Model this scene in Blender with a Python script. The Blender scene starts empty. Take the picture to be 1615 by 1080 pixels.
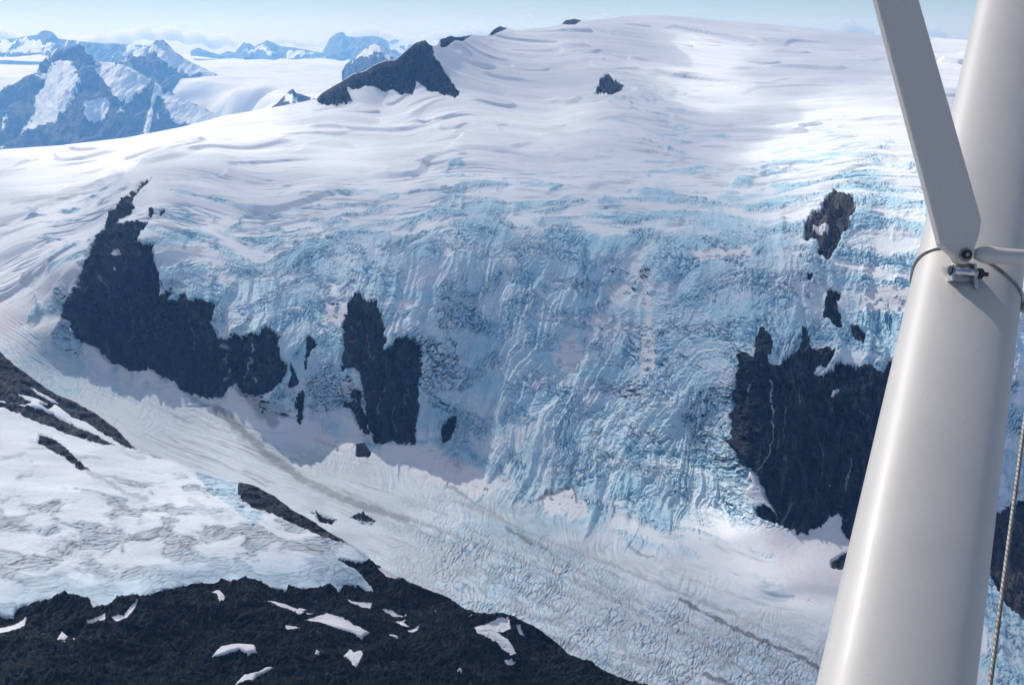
import bpy, math, numpy as np
from math import radians, sin, cos, tan

# ------------------------------------------------------------------ scene basics
scene = bpy.context.scene
COL = scene.collection
F32 = np.float32
W0, H0, FPX = 1615.0, 1080.0, 1585.0          # frame and focal length, in photo pixels
PITCH = radians(16.9)                          # the aircraft camera looks down on the ice
SUN_AZ, SUN_EL = radians(-36.0), radians(43.0) # azimuth from the view direction (left is negative)
STEP = 1.0

Fv = np.array([0, cos(PITCH), -sin(PITCH)]); Uv = np.array([0, sin(PITCH), cos(PITCH)])

def rays(u, v):
    x = (u - W0 / 2) / FPX; y = (H0 / 2 - v) / FPX
    return x, Fv[1] + y * Uv[1], Fv[2] + y * Uv[2]

def at_depth(u, v, Y):
    """world point(s) seen at photo pixel (u, v), Y metres ahead over the ground"""
    dx, dy, dz = rays(np.asarray(u, float), np.asarray(v, float))
    s = Y / dy
    return np.stack([dx * s, Y + 0 * s, dz * s], -1)

def at_height(u, v, z):
    dx, dy, dz = rays(np.asarray(u, float), np.asarray(v, float))
    return z * dy / dz

# ------------------------------------------------------------------ noise
def _tab(seed):
    r = np.random.RandomState(seed)
    p = r.permutation(256).astype(np.int32)
    a = r.rand(256) * 2 * np.pi
    return p, np.cos(a).astype(F32), np.sin(a).astype(F32)

def perlin(x, y, seed=0):
    p, gc, gs = _tab(seed)
    x = np.asarray(x, F32); y = np.asarray(y, F32)
    x0 = np.floor(x); y0 = np.floor(y)
    fx = x - x0; fy = y - y0
    xi = x0.astype(np.int32); yi = y0.astype(np.int32)
    a = p[xi & 255]; b = p[(xi + 1) & 255]
    y1 = yi + 1
    def g(h, dx, dy):
        return gc[h] * dx + gs[h] * dy
    n00 = g(p[(a + yi) & 255], fx, fy); n10 = g(p[(b + yi) & 255], fx - 1, fy)
    n01 = g(p[(a + y1) & 255], fx, fy - 1); n11 = g(p[(b + y1) & 255], fx - 1, fy - 1)
    u = fx * fx * fx * (fx * (fx * 6 - 15) + 10); v = fy * fy * fy * (fy * (fy * 6 - 15) + 10)
    n0 = n00 + u * (n10 - n00); n1 = n01 + u * (n11 - n01)
    return (n0 + v * (n1 - n0)) * F32(1.5)

def fbm(x, y, o=4, seed=0, gain=.5, lac=2.03):
    t = 0; a = 1.0
    for i in range(o):
        t = t + F32(a) * perlin(x, y, seed + i * 7)
        x = x * F32(lac) + F32(13.7); y = y * F32(lac) + F32(5.1); a *= gain
    return t

def ridged(x, y, o=4, seed=0, gain=.5, lac=2.1):
    t = 0; a = 1.0; s = 0; w = 1.0
    for i in range(o):
        n = 1 - np.abs(perlin(x, y, seed + i * 7)) * F32(1.6)
        n = np.clip(n, 0, 1) ** 2
        t = t + F32(a) * n * w; s += a
        w = np.clip(n * 1.6, 0, 1)
        x = x * F32(lac) + F32(3.3); y = y * F32(lac) + F32(8.9); a *= gain
    return t / F32(s)

def worley(x, y, seed=0, jit=.9):
    r = np.random.RandomState(seed)
    p = r.permutation(256).astype(np.int32); rx = r.rand(256).astype(F32); ry = r.rand(256).astype(F32); rv = r.rand(256).astype(F32)
    x = np.asarray(x, F32); y = np.asarray(y, F32)
    xi = np.floor(x).astype(np.int32); yi = np.floor(y).astype(np.int32)
    f1 = np.full(x.shape, 9, F32); f2 = np.full(x.shape, 9, F32); idv = np.zeros(x.shape, F32)
    for dx in (-1, 0, 1):
        a = p[(xi + dx) & 255]
        for dy in (-1, 0, 1):
            h = p[(a + yi + dy) & 255]
            px = xi + dx + F32(.5) + (rx[h] - F32(.5)) * F32(jit); py = yi + dy + F32(.5) + (ry[h] - F32(.5)) * F32(jit)
            d = np.sqrt((px - x) ** 2 + (py - y) ** 2)
            near = d < f1
            f2 = np.where(near, f1, np.minimum(f2, d)); idv = np.where(near, rv[h], idv); f1 = np.where(near, d, f1)
    return f1, f2, idv

def sstep(a, b, x):
    t = np.clip((x - a) / (b - a), 0, 1)
    return t * t * (3 - 2 * t)

# ------------------------------------------------------------------ fields
def tps_fit(pts, lam=1e-3):
    P = np.array(pts, float); X = P[:, :2] / 500.0; z = P[:, 2]
    n = len(P)
    d2 = ((X[:, None] - X[None]) ** 2).sum(-1)
    K = .5 * d2 * np.log(d2 + 1e-12) + lam * np.eye(n)
    A = np.zeros((n + 3, n + 3)); A[:n, :n] = K; A[:n, n] = 1; A[:n, n + 1:] = X; A[n:, :n] = A[:n, n:].T
    w = np.linalg.solve(A, np.concatenate([z, [0, 0, 0]]))
    return X, w

def tps_eval(fit, u, v):
    X, w = fit; n = len(X)
    u = u / 500.0; v = v / 500.0
    out = w[n] + w[n + 1] * u + w[n + 2] * v
    for i in range(n):
        d2 = (u - X[i, 0]) ** 2 + (v - X[i, 1]) ** 2
        out = out + w[i] * .5 * d2 * np.log(d2 + 1e-12)
    return out

def cubic_matrix(coarse, fine):
    """matrix that interpolates samples at the uniform positions `coarse` to `fine` (Catmull-Rom)"""
    h = coarse[1] - coarse[0]; n = len(coarse)
    t = np.clip((fine - coarse[0]) / h, 0, n - 1.000001); i = np.floor(t).astype(int); f = t - i
    M = np.zeros((len(fine), n))
    wts = [(-f + 2 * f * f - f ** 3) / 2, (2 - 5 * f * f + 3 * f ** 3) / 2, (f + 4 * f * f - 3 * f ** 3) / 2, (-f * f + f ** 3) / 2]
    r = np.arange(len(fine))
    for k, w in enumerate(wts):
        np.add.at(M, (r, np.clip(i - 1 + k, 0, n - 1)), w)
    return M

def interp_line(pts, u):
    p = np.array(pts, float)
    return np.interp(u, p[:, 0], p[:, 1])

def in_poly(u, v, poly):
    P = np.array(poly, float)
    box = (u > P[:, 0].min()) & (u < P[:, 0].max()) & (v > P[:, 1].min()) & (v < P[:, 1].max())
    out = np.zeros(u.shape, bool)
    uu = u[box]; vv = v[box]; ins = np.zeros(uu.shape, bool)
    x1, y1 = P[-1]
    for x2, y2 in P:
        if y1 != y2:
            c = ((y1 > vv) != (y2 > vv)) & (uu < (x2 - x1) * (vv - y1) / (y2 - y1) + x1)
            ins ^= c
        x1, y1 = x2, y2
    out[box] = ins
    return out

def blur(a, n):
    """soft edges for a mask on the grid: n passes of a small box"""
    a = a.astype(F32)
    for _ in range(n):
        b = a.copy()
        b[1:-1] = (a[:-2] + 2 * a[1:-1] + a[2:]) * F32(.25); a = b.copy()
        a[:, 1:-1] = (b[:, :-2] + 2 * b[:, 1:-1] + b[:, 2:]) * F32(.25)
    return a

# ------------------------------------------------------------------ meshes and tags
def tag(o, label=None, cat=None, group=None, kind=None):
    if label: o['label'] = label
    if cat: o['category'] = cat
    if group: o['group'] = group
    if kind: o['kind'] = kind
    return o

def mesh_from(name, co, quads, mats, attrs=None, parent=None, smooth=True, normals=None):
    me = bpy.data.meshes.new(name)
    nv, nf = len(co), len(quads)
    me.vertices.add(nv); me.vertices.foreach_set('co', np.ascontiguousarray(co, F32).ravel())
    me.loops.add(nf * 4); me.loops.foreach_set('vertex_index', np.ascontiguousarray(quads, np.int32).ravel())
    me.polygons.add(nf)
    me.polygons.foreach_set('loop_start', np.arange(0, nf * 4, 4, dtype=np.int32))
    me.update(calc_edges=True)
    if smooth: me.polygons.foreach_set('use_smooth', np.ones(nf, bool))
    for k, a in (attrs or {}).items():
        at = me.attributes.new(k, 'FLOAT', 'POINT'); at.data.foreach_set('value', np.ascontiguousarray(a, F32))
    if normals is not None: me.normals_split_custom_set_from_vertices(np.ascontiguousarray(normals, F32))
    for m in (mats if isinstance(mats, (list, tuple)) else [mats]): me.materials.append(m)
    o = bpy.data.objects.new(name, me); COL.objects.link(o)
    if parent: o.parent = parent
    return o

def grid_normals(P):
    du = np.gradient(P, axis=1); dv = np.gradient(P, axis=0)
    n = np.cross(du, dv); n /= np.linalg.norm(n, axis=-1, keepdims=True) + 1e-9
    n[n[..., 2] < -.3] *= -1
    return n

def split_grid(P, ids, attrs):
    """cut one terrain grid into its pieces: yields (id, co, quads, attrs, normals) with shared seams"""
    R, C = ids.shape
    N = grid_normals(P)
    idx = np.arange(R * C).reshape(R, C)
    q = np.stack([idx[:-1, :-1], idx[:-1, 1:], idx[1:, 1:], idx[1:, :-1]], -1).reshape(-1, 4)
    fid = ids[:-1, :-1].ravel()
    Pf = P.reshape(-1, 3); Nf = N.reshape(-1, 3)
    for k in np.unique(fid):
        if k < 0: continue
        qs = q[fid == k]
        used, inv = np.unique(qs, return_inverse=True)
        yield int(k), Pf[used], inv.reshape(-1, 4), {n: a.ravel()[used] for n, a in attrs.items()}, Nf[used]
# ------------------------------------------------------------------ outlines of the bare rock in the ice (photo pixels)
# name, label, category, group, outline
ROCKS = [
 ('rock_cliff', 'largest dark cliff, curving down from the left snow shoulder to the valley glacier', 'cliff', None,
  [(248,278),(221,291),(207,307),(190,322),(174,337),(164,353),(147,384),(134,427),(117,460),(102,484),(102,502),(117,524),(124,537),(150,547),(170,571),(204,586),(249,586),(254,598),(277,604),(284,618),(311,621),(329,634),(354,628),(360,611),(371,604),(378,621),(411,626),(435,611),(451,588),(448,574),(438,561),(438,527),(418,519),(405,531),(375,531),(348,537),(339,521),(339,482),(321,477),(298,480),(294,460),(284,480),(267,480),(278,454),(264,464),(252,474),(255,444),(249,427),(239,404),(244,394),(221,390),(224,370),(231,347),(204,352),(180,350),(207,333),(212,310),(225,295)]),
 ('rock_outcrop', 'left of two tiny rocks poking through snow above the largest cliff', 'rock', 'small rocks beside the big cliff', [(233,338),(236,327),(241,326),(240,333),(236,341)]),
 ('rock_outcrop', 'right of two tiny rocks poking through snow above the largest cliff', 'rock', 'small rocks beside the big cliff', [(251,335),(253,326),(260,326),(260,333),(255,335)]),
 ('rock_outcrop', 'thin dark sliver of rock hanging in blue ice right of the largest cliff', 'rock', 'rock slivers in the icefall', [(482,531),(492,534),(500,545),(492,556),(487,566),(484,580),(477,596),(480,570),(482,550)]),
 ('rock_outcrop', 'dark leaf shaped rock touching the lower right corner of the largest cliff', 'rock', 'rock slivers in the icefall', [(455,574),(462,585),(469,603),(459,613),(452,610),(459,592)]),
 ('rock_outcrop', 'narrow upright strip of rock at the foot of a blue ice tongue', 'rock', 'rock slivers in the icefall', [(473,610),(478,622),(478,650),(474,672),(466,668),(468,650),(463,634),(468,620)]),
 ('rock_cliff', 'twin topped dark cliff standing in the middle of the blue icefall', 'cliff', None,
  [(560,470),(570,467),(577,477),(592,479),(601,500),(605,527),(610,541),(602,561),(614,551),(627,532),(647,541),(664,547),(661,587),(657,621),(660,640),(657,660),(654,707),(637,702),(612,699),(596,702),(585,690),(577,665),(579,640),(572,615),(567,590),(556,581),(550,581),(542,590),(547,565),(547,540),(549,517),(552,487)]),
 ('rock_outcrop', 'mottled snow dusted rock against the left foot of the twin topped cliff', 'rock', None,
  [(556,614),(570,616),(574,640),(580,665),(586,692),(575,686),(560,660),(556,645),(537,637),(545,633),(556,632)]),
 ('rock_outcrop', 'small oval rock ringed by ice at the foot of the icefall', 'rock', None, [(713,656),(720,658),(719,668),(717,677),(710,697),(698,702),(695,690),(695,678),(704,666)]),
 ('rock_outcrop', 'grey brown boulder heap on snow below the twin topped cliff', 'rock', None, [(561,705),(570,703),(585,715),(582,720),(562,719)]),
 ('rock_outcrop', 'sunlit jagged brown rock high on the right edge of the icefall', 'rock', None,
  [(1325,305),(1345,313),(1343,325),(1351,343),(1338,347),(1341,363),(1328,370),(1328,377),(1308,412),(1288,402),(1295,387),(1285,382),(1268,384),(1268,363),(1281,340),(1298,330),(1308,313)]),
 ('rock_outcrop', 'wavy dark rock strip in snow between the jagged brown rock and the right cliff', 'rock', None,
  [(1301,462),(1325,464),(1318,487),(1325,503),(1330,514),(1321,521),(1306,504),(1296,506),(1301,480)]),
 ('rock_outcrop', 'small slanting rock just above the upper edge of the right cliff', 'rock', None, [(1341,512),(1353,518),(1365,531),(1361,547),(1352,540),(1345,531)]),
 ('rock_outcrop', 'tiny triangular rock left of the wavy rock strip', 'rock', None, [(1271,437),(1281,440),(1276,449)]),
 ('rock_cliff', 'huge dark cliff on the right, running behind the white strut', 'cliff', None,
  [(1175,557),(1160,580),(1152,620),(1150,650),(1150,680),(1160,710),(1167,730),(1187,742),(1200,765),(1212,790),(1225,812),(1225,828),(1240,834),(1257,842),(1270,844),(1282,832),(1300,825),(1312,812),(1329,810),(1325,832),(1340,852),(1380,858),(1420,850),(1470,820),(1500,700),(1500,560),(1450,540),(1420,558),(1410,572),(1400,572),(1390,594),(1382,592),(1372,580),(1350,581),(1345,577),(1317,577),(1312,590),(1292,597),(1283,592),(1287,580),(1300,584),(1315,565),(1315,555),(1300,550),(1275,557),(1276,540),(1268,514),(1262,530),(1260,550),(1240,568),(1235,568),(1225,585),(1212,572),(1218,550),(1218,530),(1208,520),(1198,512),(1194,530),(1188,541),(1198,567),(1190,562)]),
 ('rock_outcrop', 'dark low rock at the ice edge below the left foot of the right cliff', 'rock', None, [(1190,803),(1205,797),(1225,812),(1224,827),(1210,822),(1195,815)]),
 ('rock_outcrop', 'grey gravel patch in the snow cone under the right cliff', 'rock', None, [(1310,884),(1330,872),(1350,868),(1350,888),(1325,896),(1312,893)]),
 ('rock_peak', 'dark triangular rock peak rising from the upper snowfield with a long left ridge', 'rock peak', None,
  [(499,157),(507,147),(540,129),(557,118),(574,114),(590,104),(607,97),(624,95),(637,84),(654,69),(671,60),(682,72),(687,97),(701,114),(714,130),(724,147),(719,158),(708,154),(694,150),(688,145),(674,144),(671,135),(656,130),(649,150),(631,150),(617,140),(604,147),(594,140),(577,135),(564,140),(547,140),(555,160),(530,167),(500,162)]),
 ('rock_outcrop', 'dark jagged rocks on the skyline just right of the triangular rock peak', 'rock', 'skyline rocks on the snow dome', [(689,73),(695,62),(703,61),(710,57),(722,60),(736,58),(744,55),(735,63),(716,66),(704,74),(693,76)]),
 ('rock_outcrop', 'leaf shaped rock on the skyline, between the jagged rocks and the flat rock', 'rock', 'skyline rocks on the snow dome', [(770,57),(778,48),(788,42),(800,45),(790,52),(780,55)]),
 ('rock_outcrop', 'flat rock on the skyline near the top of the snow dome', 'rock', 'skyline rocks on the snow dome', [(886,39),(892,31),(906,29),(918,32),(910,37),(900,41)]),
 ('rock_outcrop', 'dark pyramid shaped rock standing alone in the upper snowfield', 'rock', None, [(959,113),(966,125),(985,135),(978,145),(965,153),(950,150),(935,148),(943,140),(945,128)]),
 ('rock_outcrop', 'left of two flat rock patches in valley snow beside the near spur', 'rock', 'flat rocks beside the near spur', [(490,807),(505,811),(530,820),(525,825),(505,820)]),
 ('rock_outcrop', 'right of two flat rock patches in valley snow beside the near spur', 'rock', 'flat rocks beside the near spur', [(552,816),(560,812),(580,814),(593,821),(585,826),(565,823)]),
 ('rock_outcrop', 'grey brown layered rock at the right edge, half hidden by the steel cable', 'rock', None,
  [(1545,815),(1560,816),(1580,808),(1600,795),(1640,785),(1700,800),(1700,985),(1640,990),(1610,980),(1590,960),(1572,935),(1560,905),(1545,890)]),
]
# small snow patches lying on those cliffs: label, outline, index of the rock
CLIFF_SNOW = [
 ('upper small snow patch on the largest dark cliff', [(176,406),(183,396),(189,394),(188,400),(181,406)]),
 ('tiny lower snow spot on the largest dark cliff', [(178,426),(181,421),(183,424),(181,428)]),
 ('slanting snow streak in the upper part of the right cliff', [(1310,628),(1314,618),(1321,610),(1323,615),(1318,624),(1313,629)]),
 ('snow hollow inside the sunlit jagged brown rock', [(1281,372),(1286,362),(1295,360),(1308,364),(1304,371),(1292,374)]),
]
# smooth old snow lying among the broken ice
SNOW_PATCH_A = [
 [(472,693),(500,688),(530,693),(560,705),(555,718),(510,715),(480,705)],
 [(596,704),(640,703),(700,712),(740,745),(790,775),(770,792),(690,760),(640,742),(600,722)],
 [(852,792),(885,776),(903,772),(910,797),(935,815),(900,822),(860,812)],
 [(1195,832),(1225,832),(1260,846),(1290,832),(1330,815),(1370,855),(1360,920),(1310,950),(1250,955),(1232,900)],
 [(362,640),(380,610),(412,627),(436,612),(420,650),(390,652)],
 [(508,482),(550,478),(550,500),(540,522),(520,512)], [(455,485),(476,485),(470,500)], [(622,482),(656,474),(652,492),(625,497)],
 [(1008,420),(1030,428),(1032,530),(1042,568),(1016,590),(1020,520)], [(868,566),(905,520),(918,560),(905,602)],
 [(1098,392),(1190,394),(1182,409),(1110,414)], [(-20,450),(45,500),(10,525),(-20,530)], [(1172,740),(1192,748),(1210,790),(1190,795)],
 [(560,585),(568,592),(576,614),(556,613),(550,598)],
 [(930,505),(960,500),(985,520),(960,535)], [(700,395),(730,390),(735,402),(705,410)], [(960,455),(1000,450),(1010,470),(970,480)], [(1350,470),(1440,455),(1430,490),(1360,500)],
]
# dirt bands and cracks: points, half width, strength
DIRT_LINES = [
 ([(345,648),(375,672),(420,715),(480,758),(560,793),(640,818)], 9, .75), ([(470,748),(520,775),(600,800),(680,850),(760,880)], 8, .45),
 ([(705,765),(750,795),(800,822),(840,852),(900,890)], 3, .6), ([(800,834),(822,846),(838,856)], 5, .9), ([(870,872),(895,900)], 3, .5),
 ([(1074,944),(1120,972),(1180,1000),(1240,1025),(1300,1056)], 4, .95), ([(940,915),(1000,945),(1060,972),(1130,1000),(1250,1060)], 4, .5),
 ([(1112,1063),(1135,1072),(1160,1085)], 5, .9), ([(850,792),(870,783),(890,775),(903,772),(910,795)], 3, .8), ([(905,772),(940,735),(945,700)], 2, .5),
 ([(990,862),(1005,874),(1030,880)], 3, .6), ([(500,697),(540,712),(580,722)], 3, .3), ([(900,850),(980,900),(1080,930),(1200,985)], 3, .35),
 ([(985,880),(1100,920),(1300,985)], 3, .3), ([(395,625),(410,650),(430,668)], 10, .6), ([(430,640),(445,655)], 8, .5), ([(935,690),(948,685)], 6, .7),
 ([(60,330),(120,300),(190,272)], 7, .3), ([(20,320),(90,310),(140,285)], 5, .25), ([(420,640),(436,668)], 7, .55), ([(350,655),(400,690),(440,720)], 12, .35),
 ([(620,820),(700,862),(780,900)], 14, .25), ([(1040,968),(1150,1010),(1260,1066)], 10, .25),
]
DIRT_LINES += [([(640,815),(760,860),(880,905),(1000,960),(1120,1020),(1220,1085)], 4.5, .55), ([(720,790),(860,850),(1000,905),(1150,965),(1290,1030)], 3.5, .5), ([(560,800),(700,870),(820,930),(940,990),(1040,1060)], 7, .4), ([(380,690),(500,770),(620,835),(740,890),(860,950)], 9, .35)]
# thin white meltwater threads and snow lines on the cliffs
WATER_LINES = [([(400,545),(397,570),(393,590),(388,613)], 1.0, -.8), ([(1217,600),(1221,640),(1219,680),(1216,710),(1205,725),(1195,740),(1190,746)], 1.1, -.9), ([(608,610),(600,627),(597,652)], .9, -.6), ([(622,640),(619,662),(623,680)], .8, -.5), ([(1342,725),(1338,750),(1333,778)], 1.0, -.6), ([(1175,645),(1184,622),(1192,600)], .9, -.5), ([(358,560),(364,585),(355,600)], 1.6, -.6), ([(352,545),(362,552),(360,566)], 2.2, -.7), ([(402,598),(405,602)], 2.0, -.9), ([(300,500),(304,530),(300,555)], .8, -.35), ([(1290,690),(1300,720),(1296,750)], .8, -.4), ([(1240,640),(1236,680),(1242,700)], .8, -.35), ([(575,520),(580,560)], .8, -.35), ([(640,600),(636,640)], .8, -.4), ([(1262,610),(1258,640)], .8, -.4), ([(200,470),(206,510),(203,540)], .9, -.3), ([(165,440),(170,470)], .9, -.35)]
# the near spur
SPUR_CREST = [(-500,330),(-350,395),(-200,455),(-80,515),(0,555),(25,577),(50,596),(85,620),(120,635),(155,655),(185,678),(205,700),(214,707),(240,716),(262,722),(300,738),(340,752),(378,760),(400,765),(430,780),(455,800),(490,820),(520,840),(550,856),(575,872),(590,886),(628,909),(670,925),(707,938),(735,958),(765,966),(795,962),(815,970),(850,988),(875,1005),(900,1030),(930,1045),(960,1060),(985,1070),(1010,1082),(1060,1100),(1150,1130),(1260,1160)]
SPUR_ROCKS = [
 ('rock_band', 'upper dark rock band along the near spur at the left edge', 'rock band', None,
  [(-420,300),(0,550),(25,572),(50,592),(85,615),(120,630),(155,650),(185,673),(205,696),(216,709),(200,705),(170,690),(140,672),(110,660),(85,642),(75,650),(52,637),(40,641),(25,640),(0,632),(-200,560),(-420,470)]),
 ('rock_band', 'lower thin dark rock band along the near spur at the left edge', 'rock band', None,
  [(0,635),(30,641),(60,648),(95,665),(130,680),(155,690),(182,702),(160,701),(120,690),(90,680),(60,668),(30,656),(0,643),(-100,610),(-100,590)]),
 ('rock_band', 'short dark rock strip alone on the snow slope of the near spur', 'rock band', None, [(62,687),(75,690),(95,702),(110,715),(125,728),(142,740),(125,740),(110,728),(85,715),(60,700)]),
 ('rock_band', 'dark rock strip on the spur crest between two snow slopes', 'rock band', None,
  [(378,757),(400,762),(430,777),(455,797),(490,817),(520,837),(553,857),(535,857),(500,845),(470,830),(440,816),(400,801),(383,790),(374,775)]),
]
SPUR_EDGE = [(-500,1010),(-150,985),(0,966),(20,968),(22,958),(37,948),(62,941),(100,936),(120,937),(138,943),(147,955),(170,955),(190,946),(207,941),(220,946),(237,945),(260,933),(288,922),(318,916),(335,921),(348,915),(365,920),(388,915),(400,920),(420,925),(450,931),(455,921),(475,928),(500,926),(520,920),(535,928),(542,917),(565,917),(590,922),(591,919),(578,909),(560,897),(532,883),(550,884),(572,886),(586,880)]
GROUND_SNOW = [
 ('thin curved snow streak at the left edge of the rocky ridge', [(-40,992),(0,981),(20,977),(42,967),(36,980),(15,988),(-40,1004)]),
 ('triangular snow patch near the left edge of the rocky ridge', [(89,1003),(97,989),(106,995),(101,1002)]),
 ('thin snow sliver touching the triangular patch', [(95,1008),(118,998),(117,1003),(100,1009)]),
 ('left of two neighbouring snow strips below the glacier edge on the left', [(137,975),(152,970),(165,966),(166,974),(150,979),(138,981)]),
 ('right, hook shaped of two neighbouring snow strips below the glacier edge on the left', [(174,972),(195,973),(205,962),(216,960),(208,970),(198,977),(184,979)]),
 ('small tooth shaped snow patch close under the glacier edge', [(333,933),(345,931),(354,940),(352,948),(345,949),(342,938)]),
 ('wide snow patch with small rock holes, lower left part of the ridge', [(334,1036),(350,1021),(370,1020),(402,1021),(404,1034),(390,1040),(375,1033),(350,1037)]),
 ('ragged snow patch cut by the bottom edge of the photo', [(370,1090),(385,1070),(400,1066),(418,1057),(430,1056),(424,1062),(405,1070),(398,1082)]),
 ('long upper snow patch left of the largest central patch', [(418,952),(437,955),(470,959),(473,955),(485,956),(475,962),(494,967),(480,970),(472,976),(460,966),(437,962)]),
 ('largest long snow patch in the middle of the ridge', [(478,983),(500,972),(515,969),(530,976),(545,981),(557,987),(584,992),(570,1002),(550,995),(522,991),(500,984)]),
 ('small flat snow strip below the long upper patch', [(449,991),(472,993),(460,997),(450,996)]),
 ('snow strip trailing down from the glacier edge', [(541,928),(548,936),(556,941),(575,939),(588,938),(586,947),(570,948),(555,944)]),
 ('slim snow strip on the slope under the spur crest', [(607,942),(620,941),(643,952),(632,953),(617,949)]),
 ('narrow pointed snow strip right of the slim one', [(661,946),(675,945),(690,954),(676,951)]),
 ('curled snow patch with a notch on its right side', [(617,967),(628,961),(642,961),(637,968),(646,977),(632,976)]),
 ('faint snow smear under the curled patch', [(643,983),(662,978),(660,983),(650,985)]),
 ('tiny flat snow dash left of the ridge centre', [(615,990),(631,990),(629,994),(616,993)]),
 ('fang shaped snow patch pointing downhill at the bottom', [(541,1041),(552,1025),(557,1034),(568,1028),(571,1037),(561,1055),(556,1068),(553,1050)]),
 ('small round snow spot left of the fang shaped patch', [(495,1040),(498,1033),(503,1036),(502,1042)]),
 ('big mitten shaped snow patch on the right end of the ridge', [(747,997),(762,987),(782,980),(798,979),(805,990),(795,996),(781,999),(790,1003),(800,1006),(808,1016),(816,1025),(795,1026),(775,1017),(750,1006)]),
 ('small ragged snow scrap right of the mitten shaped patch', [(814,985),(819,984),(823,990),(831,995),(820,994)]),
 ('small lens shaped snow patch below the mitten shaped patch', [(795,1037),(807,1035),(815,1040),(800,1043)]),
 ('tiny left snow fleck near the crest of the right end', [(731,968),(745,964),(742,968)]),
 ('tiny right snow fleck near the crest of the right end', [(774,967),(784,964),(783,968)]),
 ('dot of snow low on the dark slope under the mitten shaped patch', [(718,1070),(722,1066),(727,1068),(725,1072)]),
 ('thin white snow line just under the spur crest', [(594,892),(612,897),(629,910),(610,904)]),
]
# ------------------------------------------------------------------ materials
def new_mat(name):
    m = bpy.data.materials.new(name); m.use_nodes = True
    nt = m.node_tree; nt.nodes.clear()
    out = nt.nodes.new('ShaderNodeOutputMaterial'); b = nt.nodes.new('ShaderNodeBsdfPrincipled')
    nt.links.new(b.outputs[0], out.inputs[0])
    return m, nt, b

class NT:
    def __init__(s, nt): s.nt = nt
    def n(s, t, **k):
        nd = s.nt.nodes.new('ShaderNode' + t)
        for a, v in k.items(): setattr(nd, a, v)
        return nd
    def set(s, sock, v):
        if isinstance(v, bpy.types.NodeSocket): s.nt.links.new(v, sock)
        else: sock.default_value = v
    def coord(s): return s.n('TexCoord').outputs['Object']
    def attr(s, name): return s.n('Attribute', attribute_name=name).outputs['Fac']
    def noise(s, vec, scale, detail=4, rough=.55, dist=0, sx=None):
        if sx:
            mp = s.n('Mapping'); s.set(mp.inputs['Vector'], vec); mp.inputs['Scale'].default_value = sx; vec = mp.outputs[0]
        nd = s.n('TexNoise'); s.set(nd.inputs['Vector'], vec); nd.inputs['Scale'].default_value = scale
        nd.inputs['Detail'].default_value = detail; nd.inputs['Roughness'].default_value = rough; nd.inputs['Distortion'].default_value = dist
        return nd.outputs['Fac']
    def math(s, op, a, b=0.0, c=0.0, clamp=False):
        nd = s.n('Math', operation=op, use_clamp=clamp)
        for i, x in enumerate((a, b, c)): s.set(nd.inputs[i], x)
        return nd.outputs[0]
    def ramp(s, f, lo, hi):
        nd = s.n('MapRange', interpolation_type='SMOOTHSTEP'); s.set(nd.inputs['Value'], f)
        nd.inputs['From Min'].default_value = lo; nd.inputs['From Max'].default_value = hi
        return nd.outputs[0]
    def mix(s, f, a, b):
        nd = s.n('Mix', data_type='RGBA'); s.set(nd.inputs[0], f)
        for i, x in ((6, a), (7, b)):
            s.set(nd.inputs[i], x if isinstance(x, bpy.types.NodeSocket) else (*x, 1))
        return nd.outputs[2]
    def bump(s, h, strength, dist):
        nd = s.n('Bump'); s.set(nd.inputs['Height'], h); nd.inputs['Strength'].default_value = strength; nd.inputs['Distance'].default_value = dist
        return nd.outputs[0]

def ice_material(name, snow=(.80,.83,.865), ice=(.47,.70,.80), deep=(.12,.38,.60), dirt=(.19,.20,.21)):
    m, nt, b = new_mat(name); t = NT(nt); p = t.coord()
    fi = t.attr('ice'); fd = t.attr('dirt'); fc = t.attr('crev'); fp = t.attr('pink')
    c = t.mix(fp, snow, (.80,.745,.76))
    c = t.mix(fi, c, ice)
    c = t.mix(fc, c, deep)
    g = t.noise(p, .03, 5, .65)
    c = t.mix(t.math('MULTIPLY', fd, t.ramp(g, .12, .5), clamp=True), c, dirt)
    c = t.mix(t.math('MULTIPLY', t.ramp(t.noise(p, .012, 6, .6), .5, .8), .18), c, (.52,.54,.58))
    t.set(b.inputs['Base Color'], c)
    b.inputs['Roughness'].default_value = .7; b.inputs['Specular IOR Level'].default_value = .15
    t.set(b.inputs['Normal'], t.bump(t.noise(p, .12, 5, .65), .5, 4.0))
    return m

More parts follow.
